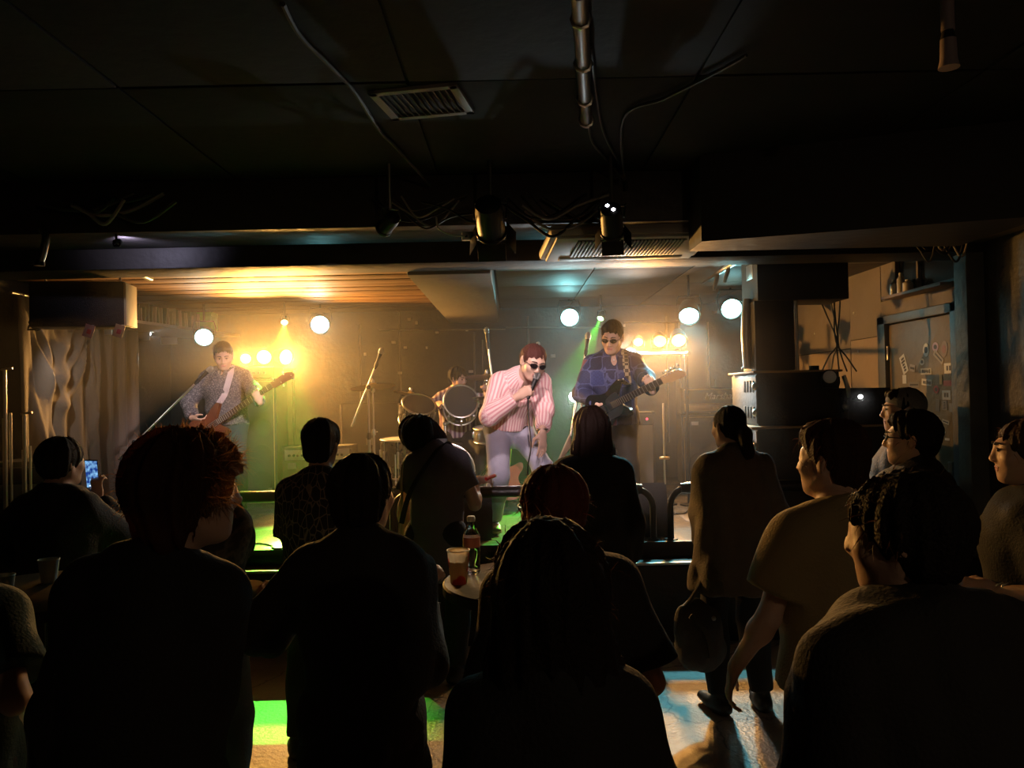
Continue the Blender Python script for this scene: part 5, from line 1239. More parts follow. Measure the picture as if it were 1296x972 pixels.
for t in (.03, .97): c = a.lerp(b, t); MB().cyl(c, V((c.x, c.y, ST_CEIL + .01)), .007, n=8).build('hanger', STEEL, fl)
sp = empty('ceiling_pole', (0, 0, 0), 0, 'thin metal pole with a bright end under the beam', 'pole'); a = at(218, 318, 5.62); b = at(252, 326, 5.9); MB().cyl(a, b, .014).build('tube', STEEL, sp); MB().ball(b, .024).build('end_cap', STEEL, sp); MB().cyl(a, V((a.x, a.y, ST_CEIL)), .006, n=6).build('hanger', STEEL, sp)
# high shelf along the curtain wall with a green crate and upright sleeves
a = at(166, 404, 7.4); b = at(300, 411, 9.3)
sh = empty('wall_shelf', (0, 0, 0), 0, 'long narrow shelf high on the curtain wall', 'shelf'); MB().prism([(LEFT + .0, 7.35), (a.x, 7.35), (b.x, 9.40), (LEFT, 9.40)], a.z - .03, a.z).build('board', M('shelf_grey', (.34, .30, .26), .5, bump=(14, .2)), sh)
for y in (7.7, 8.5, 9.2): MB().box((LEFT, y - .01, a.z - .12), (LEFT + .2, y + .01, a.z - .03), .003).build('bracket', STEEL, sh)
g = random.Random(3)
for i in range(22):
    t = i / 22 * .62; P = V((a.x - .10 + (b.x - a.x) * t, 7.42 + 1.9 * t, a.z)); hgt = g.uniform(.13, .19)
    sl = thing('record_sleeve', MB().box((-.09, -.008, 0), (.09, .008, hgt), .002, Matrix.Rotation(g.uniform(-.12, .12), 4, 'X')), M('sleeve%d' % (i % 4), ((.16, .22, .12), (.30, .33, .22), (.10, .16, .09), (.38, .36, .28))[i % 4], .45), 'thin %s sleeve standing upright on the high shelf' % ('olive', 'pale green', 'dark green', 'cream')[i % 4], 'sleeve', '%s sleeves on the high shelf' % ('olive', 'pale green', 'dark green', 'cream')[i % 4], loc=P)
P = V((a.x + (b.x - a.x) * .72 - .08, 7.42 + 1.9 * .72, a.z)); bxg = empty('green_box', P, 0, 'bright green box at the end of the high shelf', 'box'); MB().box((-.10, -.10, 0), (.10, .10, .20), .006).build('carton', M('green_card', (.13, .42, .06), .5), bxg); MB().box((-.104, -.104, .16), (.104, .104, .205), .006).build('lid', M('green_card', (.13, .42, .06), .5), bxg)

# ================================================================ dim pendant over the bar at the rear of the room
pe = empty('pendant_lamp', (1.7, -.9, 2.45), 0, 'dim enamel pendant lamp over the rear of the room', 'lamp'); MB().lathe([(.15, -.02), (.14, .03), (.05, .10), (.02, .12)], 24).build('shade', M('enamel_dark', (.05, .05, .05), .4), pe); MB().cyl((0, 0, .11), (0, 0, CEIL - 2.45), .005, n=6).build('cord', RUBBER, pe); MB().ball((0, 0, .0), .035).build('bulb', M('bulb_warm', (1, .9, .7), .3, emit=((1, .7, .4), 3)), pe)
l_ = bpy.data.lights.new('lamp_light', 'POINT'); l_.energy = 14; l_.color = (1, .72, .45); l_.shadow_soft_size = .05; lo_ = bpy.data.objects.new('lamp_light', l_); COL.objects.link(lo_); lo_.parent = pe; lo_.location = (0, 0, -.06)

# front-of-house spotlight on the rear ceiling, thrown over the heads onto the singer
fo = empty('front_spotlight', label='black follow spotlight fixed under the ceiling at the rear of the room', cat='lamp', mat=frame((.10, -1.2, 2.80), V((.08, 0, 0)) - V((.25, 0, 0)) if False else V((1, 0, 0)), V((-.12, 5.9, 1.62)) - V((.10, -1.2, 2.80))))
MB().lathe([(.05, -.42), (.09, -.40), (.10, -.1), (.10, .02), (.115, .03), (.115, .05), (.10, .05)], 22).build('housing', M('lamp_can', (.02, .02, .02), .45, .3), fo); MB().lathe([(1e-5, .03), (.096, .03), (.096, .038), (1e-5, .044)], 22).build('lens', M('front_lens', (.9, .8, .78), .2), fo)
iv = fo.matrix_basis.inverted(); MB().tube([(-.12, 0, -.15), iv @ (fo.matrix_basis @ V((-.12, 0, -.15)) + V((0, 0, .16))), iv @ (fo.matrix_basis @ V((.12, 0, -.15)) + V((0, 0, .16))), (.12, 0, -.15)], .010, 8).build('yoke', DARKM, fo); q_ = fo.matrix_basis @ V((0, 0, -.15)) + V((0, 0, .16)); MB().cyl(iv @ q_, iv @ V((q_.x, q_.y, CEIL)), .014, n=8).build('hanger', DARKM, fo)
spot(fo, (1.0, .76, .80), 900, 13.5, .6, .04, .07)

# ================================================================ haze over the stage
hz = MB().box((LEFT + .001, ST_F - .25, STAGE + .003), (RIGHT - .02, BACK - .001, ST_CEIL - .18))
hm = bpy.data.materials.new('stage_haze'); hm.use_nodes = True; nt = hm.node_tree; nt.nodes.clear()
o_ = nt.nodes.new('ShaderNodeOutputMaterial'); vsn = nt.nodes.new('ShaderNodeVolumeScatter'); vsn.inputs['Density'].default_value = .017; vsn.inputs['Anisotropy'].default_value = .68; vsn.inputs['Color'].default_value = (1, .97, .93, 1)
nt.links.new(vsn.outputs[0], o_.inputs['Volume'])
HAZE = hz.build('stage_haze', hm, smooth=False); tag(HAZE, 'thin smoke haze hanging over the stage', 'haze', kind='stuff')

# ================================================================ the band
HAIRK = hair_mat('hair_black', (.018, .013, .010), (.10, .05, .025)); HAIRB = hair_mat('hair_brown', (.050, .022, .012), (.30, .10, .03), .16); HAIRF = hair_mat('hair_frizzy_brown', (.055, .024, .012), (.58, .27, .10), .4); HAIRR = hair_mat('hair_reddish', (.115, .030, .020), (.40, .11, .05), .2); HAIRG = M('hair_greying', (.075, .062, .052), .45)
LEATHER = M('leather_brown', (.05, .03, .02), .5)


def outline(pts, n=4): return [(p.x, p.y) for p in spline([(x, y, 0) for x, y in pts], n, True)]


def make_guitar(name, label, origin, toward, front, body_m, nut, nfret, nstr, head_m, board_m, guard=None, bass=False, scale=1.0):
    m = frame(origin, V(toward) - V(origin), front); rt = empty(name, label=label, cat='guitar', mat=m); s = scale
    MB().prism(outline([(x * s, y * s) for x, y in OUT]), -.021, .021, None, .008).build('body', body_m, rt)
    if guard: MB().prism(outline([(-.06 * s, -.09 * s), (-.02 * s, -.02 * s), (.0, .06 * s), (.10 * s, .085 * s), (.12 * s, .04 * s), (.11 * s, -.05 * s), (.06 * s, -.095 * s), (.0, -.10 * s)]), .0208, .0235).build('pickguard', guard, rt)
    MB().box((.06, -.026, -.004), (nut, .026, .020), .009).build('neck', head_m, rt); fb = MB().box((.02, -.027, .0195), (nut, .027, .0265), .002).build('fretboard', board_m, rt)
    for i in range(nfret):
        x = nut - (nut + .18) * (1 - 2 ** (-(i + 1) / 12))
        if x > .03: MB().box((x - .0022, -.0265, .026), (x + .0022, .0265, .0285)).build('fret', CHROME, fb)
    hl = .22 if bass else .18
    MB().prism(outline([(nut - .005, -.026), (nut + .03, -.04), (nut + hl * .6, -.048), (nut + hl, -.05), (nut + hl * 1.03, -.01), (nut + hl * .8, .024), (nut + .4 * hl, .03), (nut - .005, .026)]), .0, .016, None, .003).build('headstock', head_m, rt)
    for i in range(nstr):
        x = nut + .035 + i * (hl - .05) / max(1, nstr - 1); sd = (1 if bass and i % 2 else 1)
        MB().ball((x, (.048 if not (bass and i % 2) else -.066), .008), (.009, .013, .007), 10, 6).build('tuning_peg', CHROME, rt); MB().cyl((x, .02 if not (bass and i % 2) else -.03, .012), (x, .02 if not (bass and i % 2) else -.03, .026), .004, n=8).build('string_post', CHROME, rt)
        y = -.020 + i * .040 / (nstr - 1)
        MB().cyl((-.15 * s, y * 1.3, .034), (nut, y, .030), .0011, n=5).build('string', STEEL, rt)
    for x in ((-.02, -.09) if bass else (.01, -.05, -.10)): MB().box((x * s - .015, -.036, .020), (x * s + .015, .036, .030), .005).build('pickup', RUBBER, rt)
    MB().box((-.175 * s, -.040, .020), (-.145 * s, .040, .036), .004).build('bridge', CHROME, rt)
    for i in range(3): MB().lathe([(.012, .021), (.010, .036), (1e-5, .037)], 12, Matrix.Translation(((-.06 - .04 * i) * s, -.10 * s - .008 * i, 0))).build('knob', CHROME if bass else WHITE, rt)
    for x in (-.205 * s, .20 * s): MB().lathe([(.004, 0), (.004, .012), (.009, .018), (1e-5, .019)], 10, Matrix.Translation((x, 0 if x < 0 else .145 * s, 0)) @ Matrix.Rotation(math.pi / 2 * (-1 if x < 0 else 1), 4, 'Y')).build('strap_button', CHROME, rt)
    return rt


def ribbon(name, pts, w, side, mat, parent, th=.004):
    """flat strap through the points, its width along side"""
    P = spline([V(p) for p in pts], 6); mb = MB(); sd = V(side).normalized() * w * .5; vs = []
    for i, p in enumerate(P):
        t = (P[min(i + 1, len(P) - 1)] - P[max(i - 1, 0)]).normalized(); s_ = (sd - t * sd.dot(t)); n_ = t.cross(s_).normalized() * th; vs += [p - s_ - n_, p + s_ - n_, p + s_ + n_, p - s_ + n_]
    fs = [(4 * i + a, 4 * i + (a + 1) % 4, 4 * i + 4 + (a + 1) % 4, 4 * i + 4 + a) for i in range(len(P) - 1) for a in range(4)] + [(0, 1, 2, 3), tuple(len(P) * 4 - 4 + k for k in (3, 2, 1, 0))]
    return mb.add(vs, fs).build(name, mat, parent)


from mathutils.bvhtree import BVHTree


def on_cloth(p, ob, pix, off=.007):
    """points of the person's frame lying on the garment where the given pixels see it"""
    me = ob.data; bv = BVHTree.FromPolygons([v.co for v in me.vertices], [tuple(f.vertices) for f in me.polygons]); m3 = p.inv.to_3x3(); o = p.inv @ V((0, 0, CAM_H)); out = []
    for px, py in pix:
        d = (m3 @ ray(px, py)).normalized(); loc, no, _, _ = bv.ray_cast(o, d)
        if loc is not None: out.append(loc - d * off)
    return out


# ---- bass player
bl = at(287, 540, 7.40)
b = Person('bass player in a grey speckled shirt singing into the boom microphone', (bl.x, 7.40), math.pi + .12, 1.63, lean=.06, bend=.05, head=(.20, .42, .05), zbase=STAGE, width=1.06, depth=1.1, hs=1.06,
           arms={})
lw = lambda px, py, d: b.L(at(px, py, d))
def setarm(p, k, wrist_w, f, t, curl, thumb, pole):
    p.el[k], p.wr[k] = ik(p.sh[k], p.L(wrist_w), .285 * p.s, .255 * p.s, pole); Rw = p.root.matrix_basis.to_3x3().inverted(); p.hand[k] = (Rw @ V(f), Rw @ V(t), curl, thumb)
setarm(b, 1, at(243, 529, 7.13), (1, -.15, -.35), (.3, -.9, .35), .55, .3, (1, -.35, -.6))
setarm(b, -1, at(331, 513, 6.985), (-.38, -.05, .9), (.9, .2, .3), .62, .3, (-1, -.2, -.9))
b.body(.006).face(); b.hair(HAIRG, 'short', fly=60)
bsh = b.shirt(ramp_mat('speckled_shirt', 'ShaderNodeTexVoronoi', [(.0, (.42, .40, .40)), (.30, (.16, .15, .16)), (.6, (.07, .066, .075))], .8, setup=dict(inputs={'Scale': 75})), hem=-.05, sleeve=1.92, t=.018, loose=.022, seed=4, h=.008, vneck=.06); collar(b, MATS['speckled_shirt'])
b.pants(M('dark_jeans', (.055, .060, .075), .8, bump=(150, .2)), t=.02); b.shoes()
bo = at(266, 542, 7.10); bh_ = at(352, 483, 7.05)
BASS = make_guitar('bass_guitar', 'brown wooden bass guitar held by the bass player', bo, bh_, (0, -1, .22), M('walnut_gloss', (.17, .050, .022), .22, coat=.6, var=(14, .4)), .72, 20, 4, M('walnut_neck', (.22, .085, .04), .3), M('rosewood', (.075, .035, .022), .4), bass=True, scale=1.02)
Ms = BASS.matrix_basis; ribbon('strap', [b.L(Ms @ V((.20, .15, .015)))] + on_cloth(b, bsh, ((284, 500), (287, 490), (290, 480), (292, 472))) + [b.sh[-1].lerp(b.P3, .62) + V((0, .01, .075)), b.sh[-1].lerp(b.P3, .7) + V((0, -.10, .02)), b.P2 + V((0, -.16, .05))], .055, (1, 0, .2), M('strap_pale', (.50, .44, .46), .7, bump=(90, .3)), b.root)

# ---- guitar player
gl = at(778, 540, 6.50)
p = Person('guitar player in sunglasses and a blue patterned shirt', (gl.x, 6.50), math.pi - .10, 1.665, lean=.05, bend=.10, head=(-.30, .38, -.10), zbase=STAGE, width=1.08, hs=1.08)
setarm(p, 1, at(757, 512, 6.20), (.9, -.25, -.35), (.3, -.75, .6), .35, .3, (1, -.5, -.5))
setarm(p, -1, at(831, 504, 5.885), (-.33, -.05, .9), (.9, .2, .3), .62, .3, (-1, -.3, -.8))
p.body(.006).face(eyes=False); glasses(p); p.hair(HAIRK, 'short', fly=90, vol=.004)
def patch_shirt():
    m = bpy.data.materials.new('patchwork_shirt'); m.use_nodes = True; nt = m.node_tree; bs = nt.nodes['Principled BSDF']; bs.inputs['Roughness'].default_value = .75
    tc = nt.nodes.new('ShaderNodeTexCoord'); vo = nt.nodes.new('ShaderNodeTexVoronoi'); vo.inputs['Scale'].default_value = 8.5; vo.distance = 'CHEBYCHEV'; vo.inputs['Randomness'].default_value = .42
    v2 = nt.nodes.new('ShaderNodeTexVoronoi'); v2.inputs['Scale'].default_value = 8.5; v2.distance = 'CHEBYCHEV'; v2.feature = 'F2'; v2.inputs['Randomness'].default_value = .42
    rp = nt.nodes.new('ShaderNodeValToRGB'); rp.color_ramp.interpolation = 'CONSTANT'; els = rp.color_ramp.elements
    for q, c in ((.28, (.055, .075, .20, 1)), (.45, (.016, .019, .045, 1)), (.62, (.032, .048, .15, 1)), (.76, (.17, .07, .10, 1)), (.84, (.024, .028, .07, 1))): e = els.new(q); e.color = c
    els[0].color = (.03, .035, .085, 1); els[-1].color = (.13, .16, .33, 1)
    df = nt.nodes.new('ShaderNodeMath'); df.operation = 'SUBTRACT'; wv = nt.nodes.new('ShaderNodeTexChecker'); wv.inputs['Scale'].default_value = 62
    ln = nt.nodes.new('ShaderNodeMath'); ln.operation = 'LESS_THAN'; ln.inputs[1].default_value = .055; mx = nt.nodes.new('ShaderNodeMixRGB'); mx.inputs['Color2'].default_value = (.075, .095, .21, 1); m2 = nt.nodes.new('ShaderNodeMixRGB'); m2.blend_type = 'MULTIPLY'; m2.inputs['Fac'].default_value = .28
    L = nt.links.new; sp_ = nt.nodes.new('ShaderNodeSeparateColor')
    for t in (vo, v2, wv): L(tc.outputs['Object'], t.inputs['Vector'])
    L(vo.outputs['Color'], sp_.inputs[0]); L(sp_.outputs[0], rp.inputs['Fac']); L(v2.outputs['Distance'], df.inputs[0]); L(vo.outputs['Distance'], df.inputs[1]); L(df.outputs[0], ln.inputs[0]); L(ln.outputs[0], mx.inputs['Fac']); L(rp.outputs['Color'], mx.inputs['Color1']); L(mx.outputs['Color'], m2.inputs['Color1']); L(wv.outputs['Color'], m2.inputs['Color2']); L(m2.outputs['Color'], bs.inputs['Base Color'])
    return m
psh = p.shirt(patch_shirt(), hem=-.10, sleeve=1.85, t=.018, loose=.020, seed=8, h=.008, vneck=.075); collar(p, MATS.get('collar_navy') or M('collar_navy', (.035, .045, .12), .8))
p.pants(M('black_trousers', (.022, .021, .023), .8), t=.02); p.shoes()
for z in (.04, .14, .24, .34): 
    q = p.P1.lerp(p.P3, z / .38) + p.R1 @ V((0, .138 - z * .06, 0)); MB().ball(q, (.007, .005, .007), 8, 6).build('button', WHITE, p.root)
GTR = make_guitar('electric_guitar', 'black electric guitar with maple headstock held by the guitar player', at(772, 514, 6.16), at(846, 477, 5.88), (0.35, -1, .18), M('black_lacquer', (.015, .014, .015), .15, coat=.8), .50, 21, 6, M('maple', (.60, .38, .16), .35), M('rosewood', (.075, .035, .022), .4), guard=M('black_guard', (.03, .03, .03), .3))
Ms = GTR.matrix_basis; ribbon('strap', [p.L(Ms @ V((.20, .15, .015)))] + on_cloth(p, psh, ((795, 486), (794, 474), (792, 462), (791, 452))) + [p.sh[-1].lerp(p.P3, .55) + V((0, .01, .072)), p.sh[-1].lerp(p.P3, .6) + V((0, -.10, .02)), p.P2 + V((0, -.16, .05))], .05, (1, 0, 0), ramp_mat('strap_pattern', 'ShaderNodeTexChecker', [(0, (.05, .045, .03)), (1, (.36, .31, .20))], .7, setup=dict(inputs={'Scale': 34}, out=1)), p.root)
MB().tube([p.wr[1] + (p.el[1] - p.wr[1]).normalized() * .055 + V((.036 * math.cos(t), .0, .036 * math.sin(t))) for t in [k * .63 for k in range(10)]], .009, 8, closed=True).build('cuff', WHITE, p.root)

# ---- singer, bent over the microphone
sl_ = at(650, 560, 5.95)
s1 = Person('singer in a pink striped shirt bent over a hand-held microphone', (sl_.x, 5.95), math.pi + .38, 1.74, lean=.42, bend=.62, head=(-.05, .42, -.16), zbase=STAGE, width=.98, depth=.95, pelvis=(0, -.10, .83), neck=(0, .04, .0), hs=1.06,
            feet={1: dict(to=(.16, -.06, .078), pole=(.25, 1, 0)), -1: dict(to=(-.17, .20, .078), pole=(-.2, 1, 0))})
mouth = s1.root.matrix_basis @ (s1.C + s1.Rh @ V((0, .125, -.075))); MAX = V((-.38, -.22, -.90)).normalized()      # the microphone points down and back from the mouth
gf = V((.80, -.45, .40)).normalized(); gt = V((.30, -.10, .95)); gt = (gt - gf * gt.dot(gf)).normalized(); gn = -gf.cross(gt); fist = mouth + MAX * .105
setarm(s1, 1, fist - gf * .100 - gn * .030, gf, gt, 1.05, .75, (1, -.6, -1))
setarm(s1, -1, at(687, 556, 5.38), (.02, -.25, -1), (-.6, -.5, .1), .18, .2, (-1, -.6, -.2))
s1.body(.006).face(eyes=False); glasses(s1); s1.hair(hair_mat('hair_brown_redlit', (.075, .024, .018), (.2, .05, .03), .1), 'bob', fly=80, vol=-.006, length=.05)  # dark brown hair, the red light on it mixed into the colour
def stripes():
    m = bpy.data.materials.new('pink_stripes'); m.use_nodes = True; nt = m.node_tree; bs = nt.nodes['Principled BSDF']; bs.inputs['Roughness'].default_value = .75
    a = nt.nodes.new('ShaderNodeAttribute'); a.attribute_name = 'cloth'; sx = nt.nodes.new('ShaderNodeSeparateXYZ'); mt = nt.nodes.new('ShaderNodeMath'); mt.operation = 'MULTIPLY'; mt.inputs[1].default_value = 2 * math.pi / .026; sn_ = nt.nodes.new('ShaderNodeMath'); sn_.operation = 'SINE'
    rp = nt.nodes.new('ShaderNodeValToRGB'); rp.color_ramp.elements[0].position = .30; rp.color_ramp.elements[0].color = (.62, .30, .32, 1); rp.color_ramp.elements[1].position = .60; rp.color_ramp.elements[1].color = (.80, .60, .58, 1); ad = nt.nodes.new('ShaderNodeMath'); ad.operation = 'MULTIPLY_ADD'; ad.inputs[1].default_value = .5; ad.inputs[2].default_value = .5
    L = nt.links.new; L(a.outputs['Vector'], sx.inputs[0]); L(sx.outputs['X'], mt.inputs[0]); L(mt.outputs[0], sn_.inputs[0]); L(sn_.outputs[0], ad.inputs[0]); L(ad.outputs[0], rp.inputs['Fac']); L(rp.outputs['Color'], bs.inputs['Base Color'])
    return m
STRIPE = stripes()
s1.shirt(STRIPE, hem=.02, sleeve=1.86, t=.016, loose=.022, seed=12, h=.008, vneck=.12); collar(s1, M('collar_pink', (.72, .47, .46), .8), flap=.07, gap=.9)
s1.pants(M('pale_jeans', (.40, .40, .50), .8, bump=(120, .25), var=(7, .25)), t=.010, top=.05, h=.009, fold=.006); s1.shoes(M('shoe_brown', (.16, .10, .07), .5))
u0 = s1.R0 @ V((0, 0, 1)); MB().tube([s1.P0 + s1.R0 @ V((.178 * math.cos(t), .142 * math.sin(t), .035)) for t in [k * math.pi / 10 for k in range(20)]], .014, 8, closed=True).build('belt', LEATHER, s1.root); q = s1.P0 + s1.R0 @ V((0, .150, .035)); MB().box(q - V((.02, .008, .018)), q + V((.02, .008, .018)), .004).build('belt_buckle', STEEL, s1.root)
MB().tube([s1.wr[-1] + (s1.el[-1] - s1.wr[-1]).normalized() * .02 + V((.034 * math.cos(t), .030 * math.sin(t), 0)) for t in [k * .63 for k in range(10)]], .010, 8, closed=True).build('wristwatch', STEEL, s1.root)
hm_ = empty('hand_microphone', (0, 0, 0), 0, 'black hand microphone in the singer\'s fist', 'microphone'); mic(hm_, mouth, -MAX); tl = mouth + MAX * .165; MB().tube(spline([tl, tl + V((.0, -.02, -.14)), at(672, 565, 5.35), at(668, 600, 5.4), atz(676, 668, STAGE + .01)], 6), .005, 6).build('cable', RUBBER, hm_)

# ---- drummer
dl = at(577, 520, 8.35)
d1 = Person('drummer in a striped shirt seated behind the rack tom', (dl.x, 8.33), math.pi + .15, 1.58, lean=.10, bend=.10, head=(.75, .25, .10), zbase=STAGE, pelvis=(0, 0, .665), feet={1: dict(to=(.24, .33, .078), pole=(.6, 1, .6)), -1: dict(to=(-.24, .33, .078), pole=(-.6, 1, .6))})
setarm(d1, 1, at(556, 510, 8.05), (.2, -1, -.2), (.7, 0, .7), 1.0, .8, (1, -.4, -.5)); setarm(d1, -1, at(614, 492, 8.02), (.3, -.9, .3), (-.7, 0, .7), 1.0, .8, (-1, -.3, -.5))
d1.body(.007).face(); d1.hair(HAIRK, 'curly', fly=120, vol=-.006, length=.03)
d1.shirt(ramp_mat('drummer_stripes', 'ShaderNodeTexWave', [(.0, (.60, .52, .54)), (.42, (.60, .50, .54)), (.5, (.12, .09, .16)), (.75, (.30, .10, .16)), (1, (.12, .09, .16))], .75, setup=dict(inputs={'Scale': 6.5}, props={'bands_direction': 'X'})), hem=-.04, sleeve=1.75, t=.015, loose=.015, collar=.045, seed=15)
d1.pants(M('black_trousers', (.022, .021, .023), .8)); d1.shoes()
for k, (tp, lb) in enumerate(((at(572, 508, 7.72), 'drumstick in the drummer\'s hand over the rack tom'), (at(630, 478, 7.75), 'drumstick in the drummer\'s hand beside the ride cymbal'))):
    h0 = d1.root.matrix_basis @ (d1.wr[(1, -1)[k]] + d1.hand[(1, -1)[k]][0].normalized() * .07); dd = (tp - h0).normalized(); st = h0 - dd * .10
    thing('drumstick', MB().tube([st, st + dd * .30, st + dd * .38, st + dd * .395, st + dd * .41], [.0072, .007, .004, .006, .003], 8), M('hickory', (.62, .46, .28), .5), lb, 'drumstick')

# ================================================================ the audience
DKS = M('black_cloth', (.012, .011, .011), .85, bump=(120, .3)); DK2 = M('charcoal_cloth', (.022, .020, .022), .85, bump=(120, .3)); DKP = M('dark_trousers', (.016, .015, .016), .85, bump=(120, .3)); JEAN = M('grey_jeans', (.12, .115, .12), .85, bump=(120, .3))
def fan_(label, px, top, d, yaw=0.0, puff=.012, dx=0.0, **kw):
    q = at(px, top, d); return Person(label, (q.x + dx, d), yaw, q.z - puff, **kw)


# boy filming with a phone
a1 = fan_('short bowl-haired person in black filming with a raised phone', 72, 552, 3.60, -.25, .02, head=(-.15, .0, 0))
setarm(a1, 1, at(124, 632, 3.83), (-.15, .1, 1), (-1, .1, .1), .55, .35, (1, -.2, -1)); setarm(a1, -1, at(40, 720, 3.70), (.5, .6, -.3), (.2, .3, .9), .5, .3, (-1, -.3, -.5))
a1.body(.009).hair(HAIRK, 'bob', fly=60, length=.02, vol=.004); a1.shirt(DKS, hem=-.1, sleeve=1.9, t=.02, loose=.03, seed=21); a1.pants(DKP); a1.shoes()
ph = empty('phone', label='phone with a bright blue screen held up by the bowl-haired person', cat='phone', mat=Matrix.Translation(at(117, 600, 3.86)) @ Matrix.Rotation(R(-8), 4, 'Z') @ Matrix.Rotation(R(8), 4, 'X') @ Matrix.Rotation(R(2), 4, 'Y'))
MB().box((-.036, -.004, -.074), (.036, .004, .074), .004).build('case', RUBBER, ph)
def screen():
    m = bpy.data.materials.new('phone_screen'); m.use_nodes = True; nt = m.node_tree; bs = nt.nodes['Principled BSDF']; tc = nt.nodes.new('ShaderNodeTexCoord'); n_ = nt.nodes.new('ShaderNodeTexNoise'); n_.inputs['Scale'].default_value = 55; n_.inputs['Detail'].default_value = 3; rp = nt.nodes.new('ShaderNodeValToRGB')
    for e, (q, c) in zip((rp.color_ramp.elements[0], rp.color_ramp.elements[1], rp.color_ramp.elements.new(.66)), ((.40, (.004, .03, .22, 1)), (.56, (.01, .13, .70, 1)), (.76, (.30, .65, 1, 1)))): e.position = q; e.color = c
    L = nt.links.new; L(tc.outputs['Object'], n_.inputs['Vector']); L(n_.outputs['Fac'], rp.inputs['Fac']); L(rp.outputs['Color'], bs.inputs['Emission Color']); bs.inputs['Emission Strength'].default_value = 1.1; bs.inputs['Base Color'].default_value = (.01, .01, .02, 1); return m
MB().box((-.033, -.0052, -.069), (.033, -.0035, .069), .001).build('screen', screen(), ph)
for k in range(3): MB().ball((-.014 + k * .014, -.0055, -.060), (.004, .001, .004), 8, 6).build('screen_button', M('screen_white', (1, 1, 1), .4, emit=((.8, .9, 1), 1.6)), ph)

# arm at the left edge
q = at(-78, 640, 2.0); a2 = Person('person in a dark teal short-sleeved shirt with one bare arm hanging by the cup table', (q.x, 2.0), 0.1, 1.47)
setarm(a2, 1, at(18, 885, 2.06), (.05, .1, -1), (0, 1, 0), .45, .3, (.6, -1, 0)); a2.body(.011).hair(HAIRK, 'short', fly=0); a2.shirt(M('teal_cloth', (.020, .050, .046), .85, bump=(120, .3)), hem=-.1, sleeve=.72, t=.02, loose=.025, seed=22); a2.pants(DKP); a2.shoes()

# big curly hair
a3 = fan_('broad person with big frizzy hair and dark jacket, head turned aside', 217, 537, 1.70, .0, .042, dx=-.075, side=.10, neck=(.045, 0, 0), head=(-1.0, -.02, .06), width=.84, depth=1.05, hs=1.02)
setarm(a3, 1, at(262, 890, 1.98), (.05, .5, -1), (-.3, 1, 0), .5, .3, (.15, -1, 0)); a3.body(.009).hair(HAIRF, 'curly', seed=5, fly=4200, vol=.011, length=.06)
a3.shirt(DKS, hem=-.22, sleeve=1.95, t=.022, loose=.03, seed=23, collar=.05, fold=.008, name='jacket'); a3.pants(DKP); a3.shoes()

# raised arm behind
a4 = fan_('person in a faded patterned shirt with one arm raised to the face', 250, 556, 3.05, -.1, .02, head=(.2, 0, 0), width=.84)
setarm(a4, 1, at(279, 620, 3.26), (-.05, .25, 1), (-1, .1, 0), .25, .2, (.0, .3, -1)); setarm(a4, -1, at(235, 760, 3.15), (.3, 1, 0), (.1, .3, 1), .5, .3, (-1, -.4, -.4))
a4.body(.009).hair(HAIRK, 'short', fly=0); a4.shirt(ramp_mat('faded_print', 'ShaderNodeTexNoise', [(.42, (.035, .03, .026)), (.5, (.13, .105, .085)), (.6, (.045, .038, .032))], .85, setup=dict(inputs={'Scale': 13, 'Detail': 3})), hem=-.12, sleeve=1.85, t=.02, loose=.035, seed=24, fold=.009); a4.pants(JEAN); a4.shoes()

# leaf shirt
a5 = fan_('person with round black hair in a dark shirt with fine leaf print', 404, 533, 3.70, .05, .012, head=(-.1, .0, 0), width=.84)
setarm(a5, 1, at(415, 640, 3.98), (-.7, .6, .2), (0, .4, .9), .6, .4, (.1, -1, -.6)); setarm(a5, -1, at(388, 645, 3.98), (.7, .6, .2), (0, .4, .9), .6, .4, (-.1, -1, -.6))
a5.body(.01).hair(HAIRK, 'short', fly=40, vol=.012, seed=9); a5.shirt(ramp_mat('leaf_print', 'ShaderNodeTexVoronoi', [(.0, (.30, .25, .18)), (.03, (.20, .165, .12)), (.07, (.022, .019, .017))], .85, setup=dict(inputs={'Scale': 34}, props={'feature': 'DISTANCE_TO_EDGE'}, scale=(1, 1, .5))), hem=-.12, sleeve=.8, t=.02, loose=.035, seed=25, collar=.04); a5.pants(DKP); a5.shoes()

# dark figure with fist at the table
a6 = fan_('dark-clothed person with a smooth black bob, fist resting at the round table', 453, 575, 2.20, -.1, .012, head=(-.25, .05, 0), width=.90, depth=1.0)
setarm(a6, 1, at(535, 752, 2.33), (.35, .55, .75), (-.3, .5, .5), 1.1, .8, (.1, -1, -.8)); setarm(a6, -1, at(341, 772, 2.50), (-.55, .6, .35), (.2, -.2, 1), .75, .5, (-.6, -.6, -1))
a6.body(.009).hair(HAIRK, 'bob', fly=90, vol=.0, length=.07, seed=11); a6.shirt(DKS, hem=-.2, sleeve=1.9, t=.020, loose=.026, seed=26, collar=.04, fold=.008); a6.pants(DKP); a6.shoes()

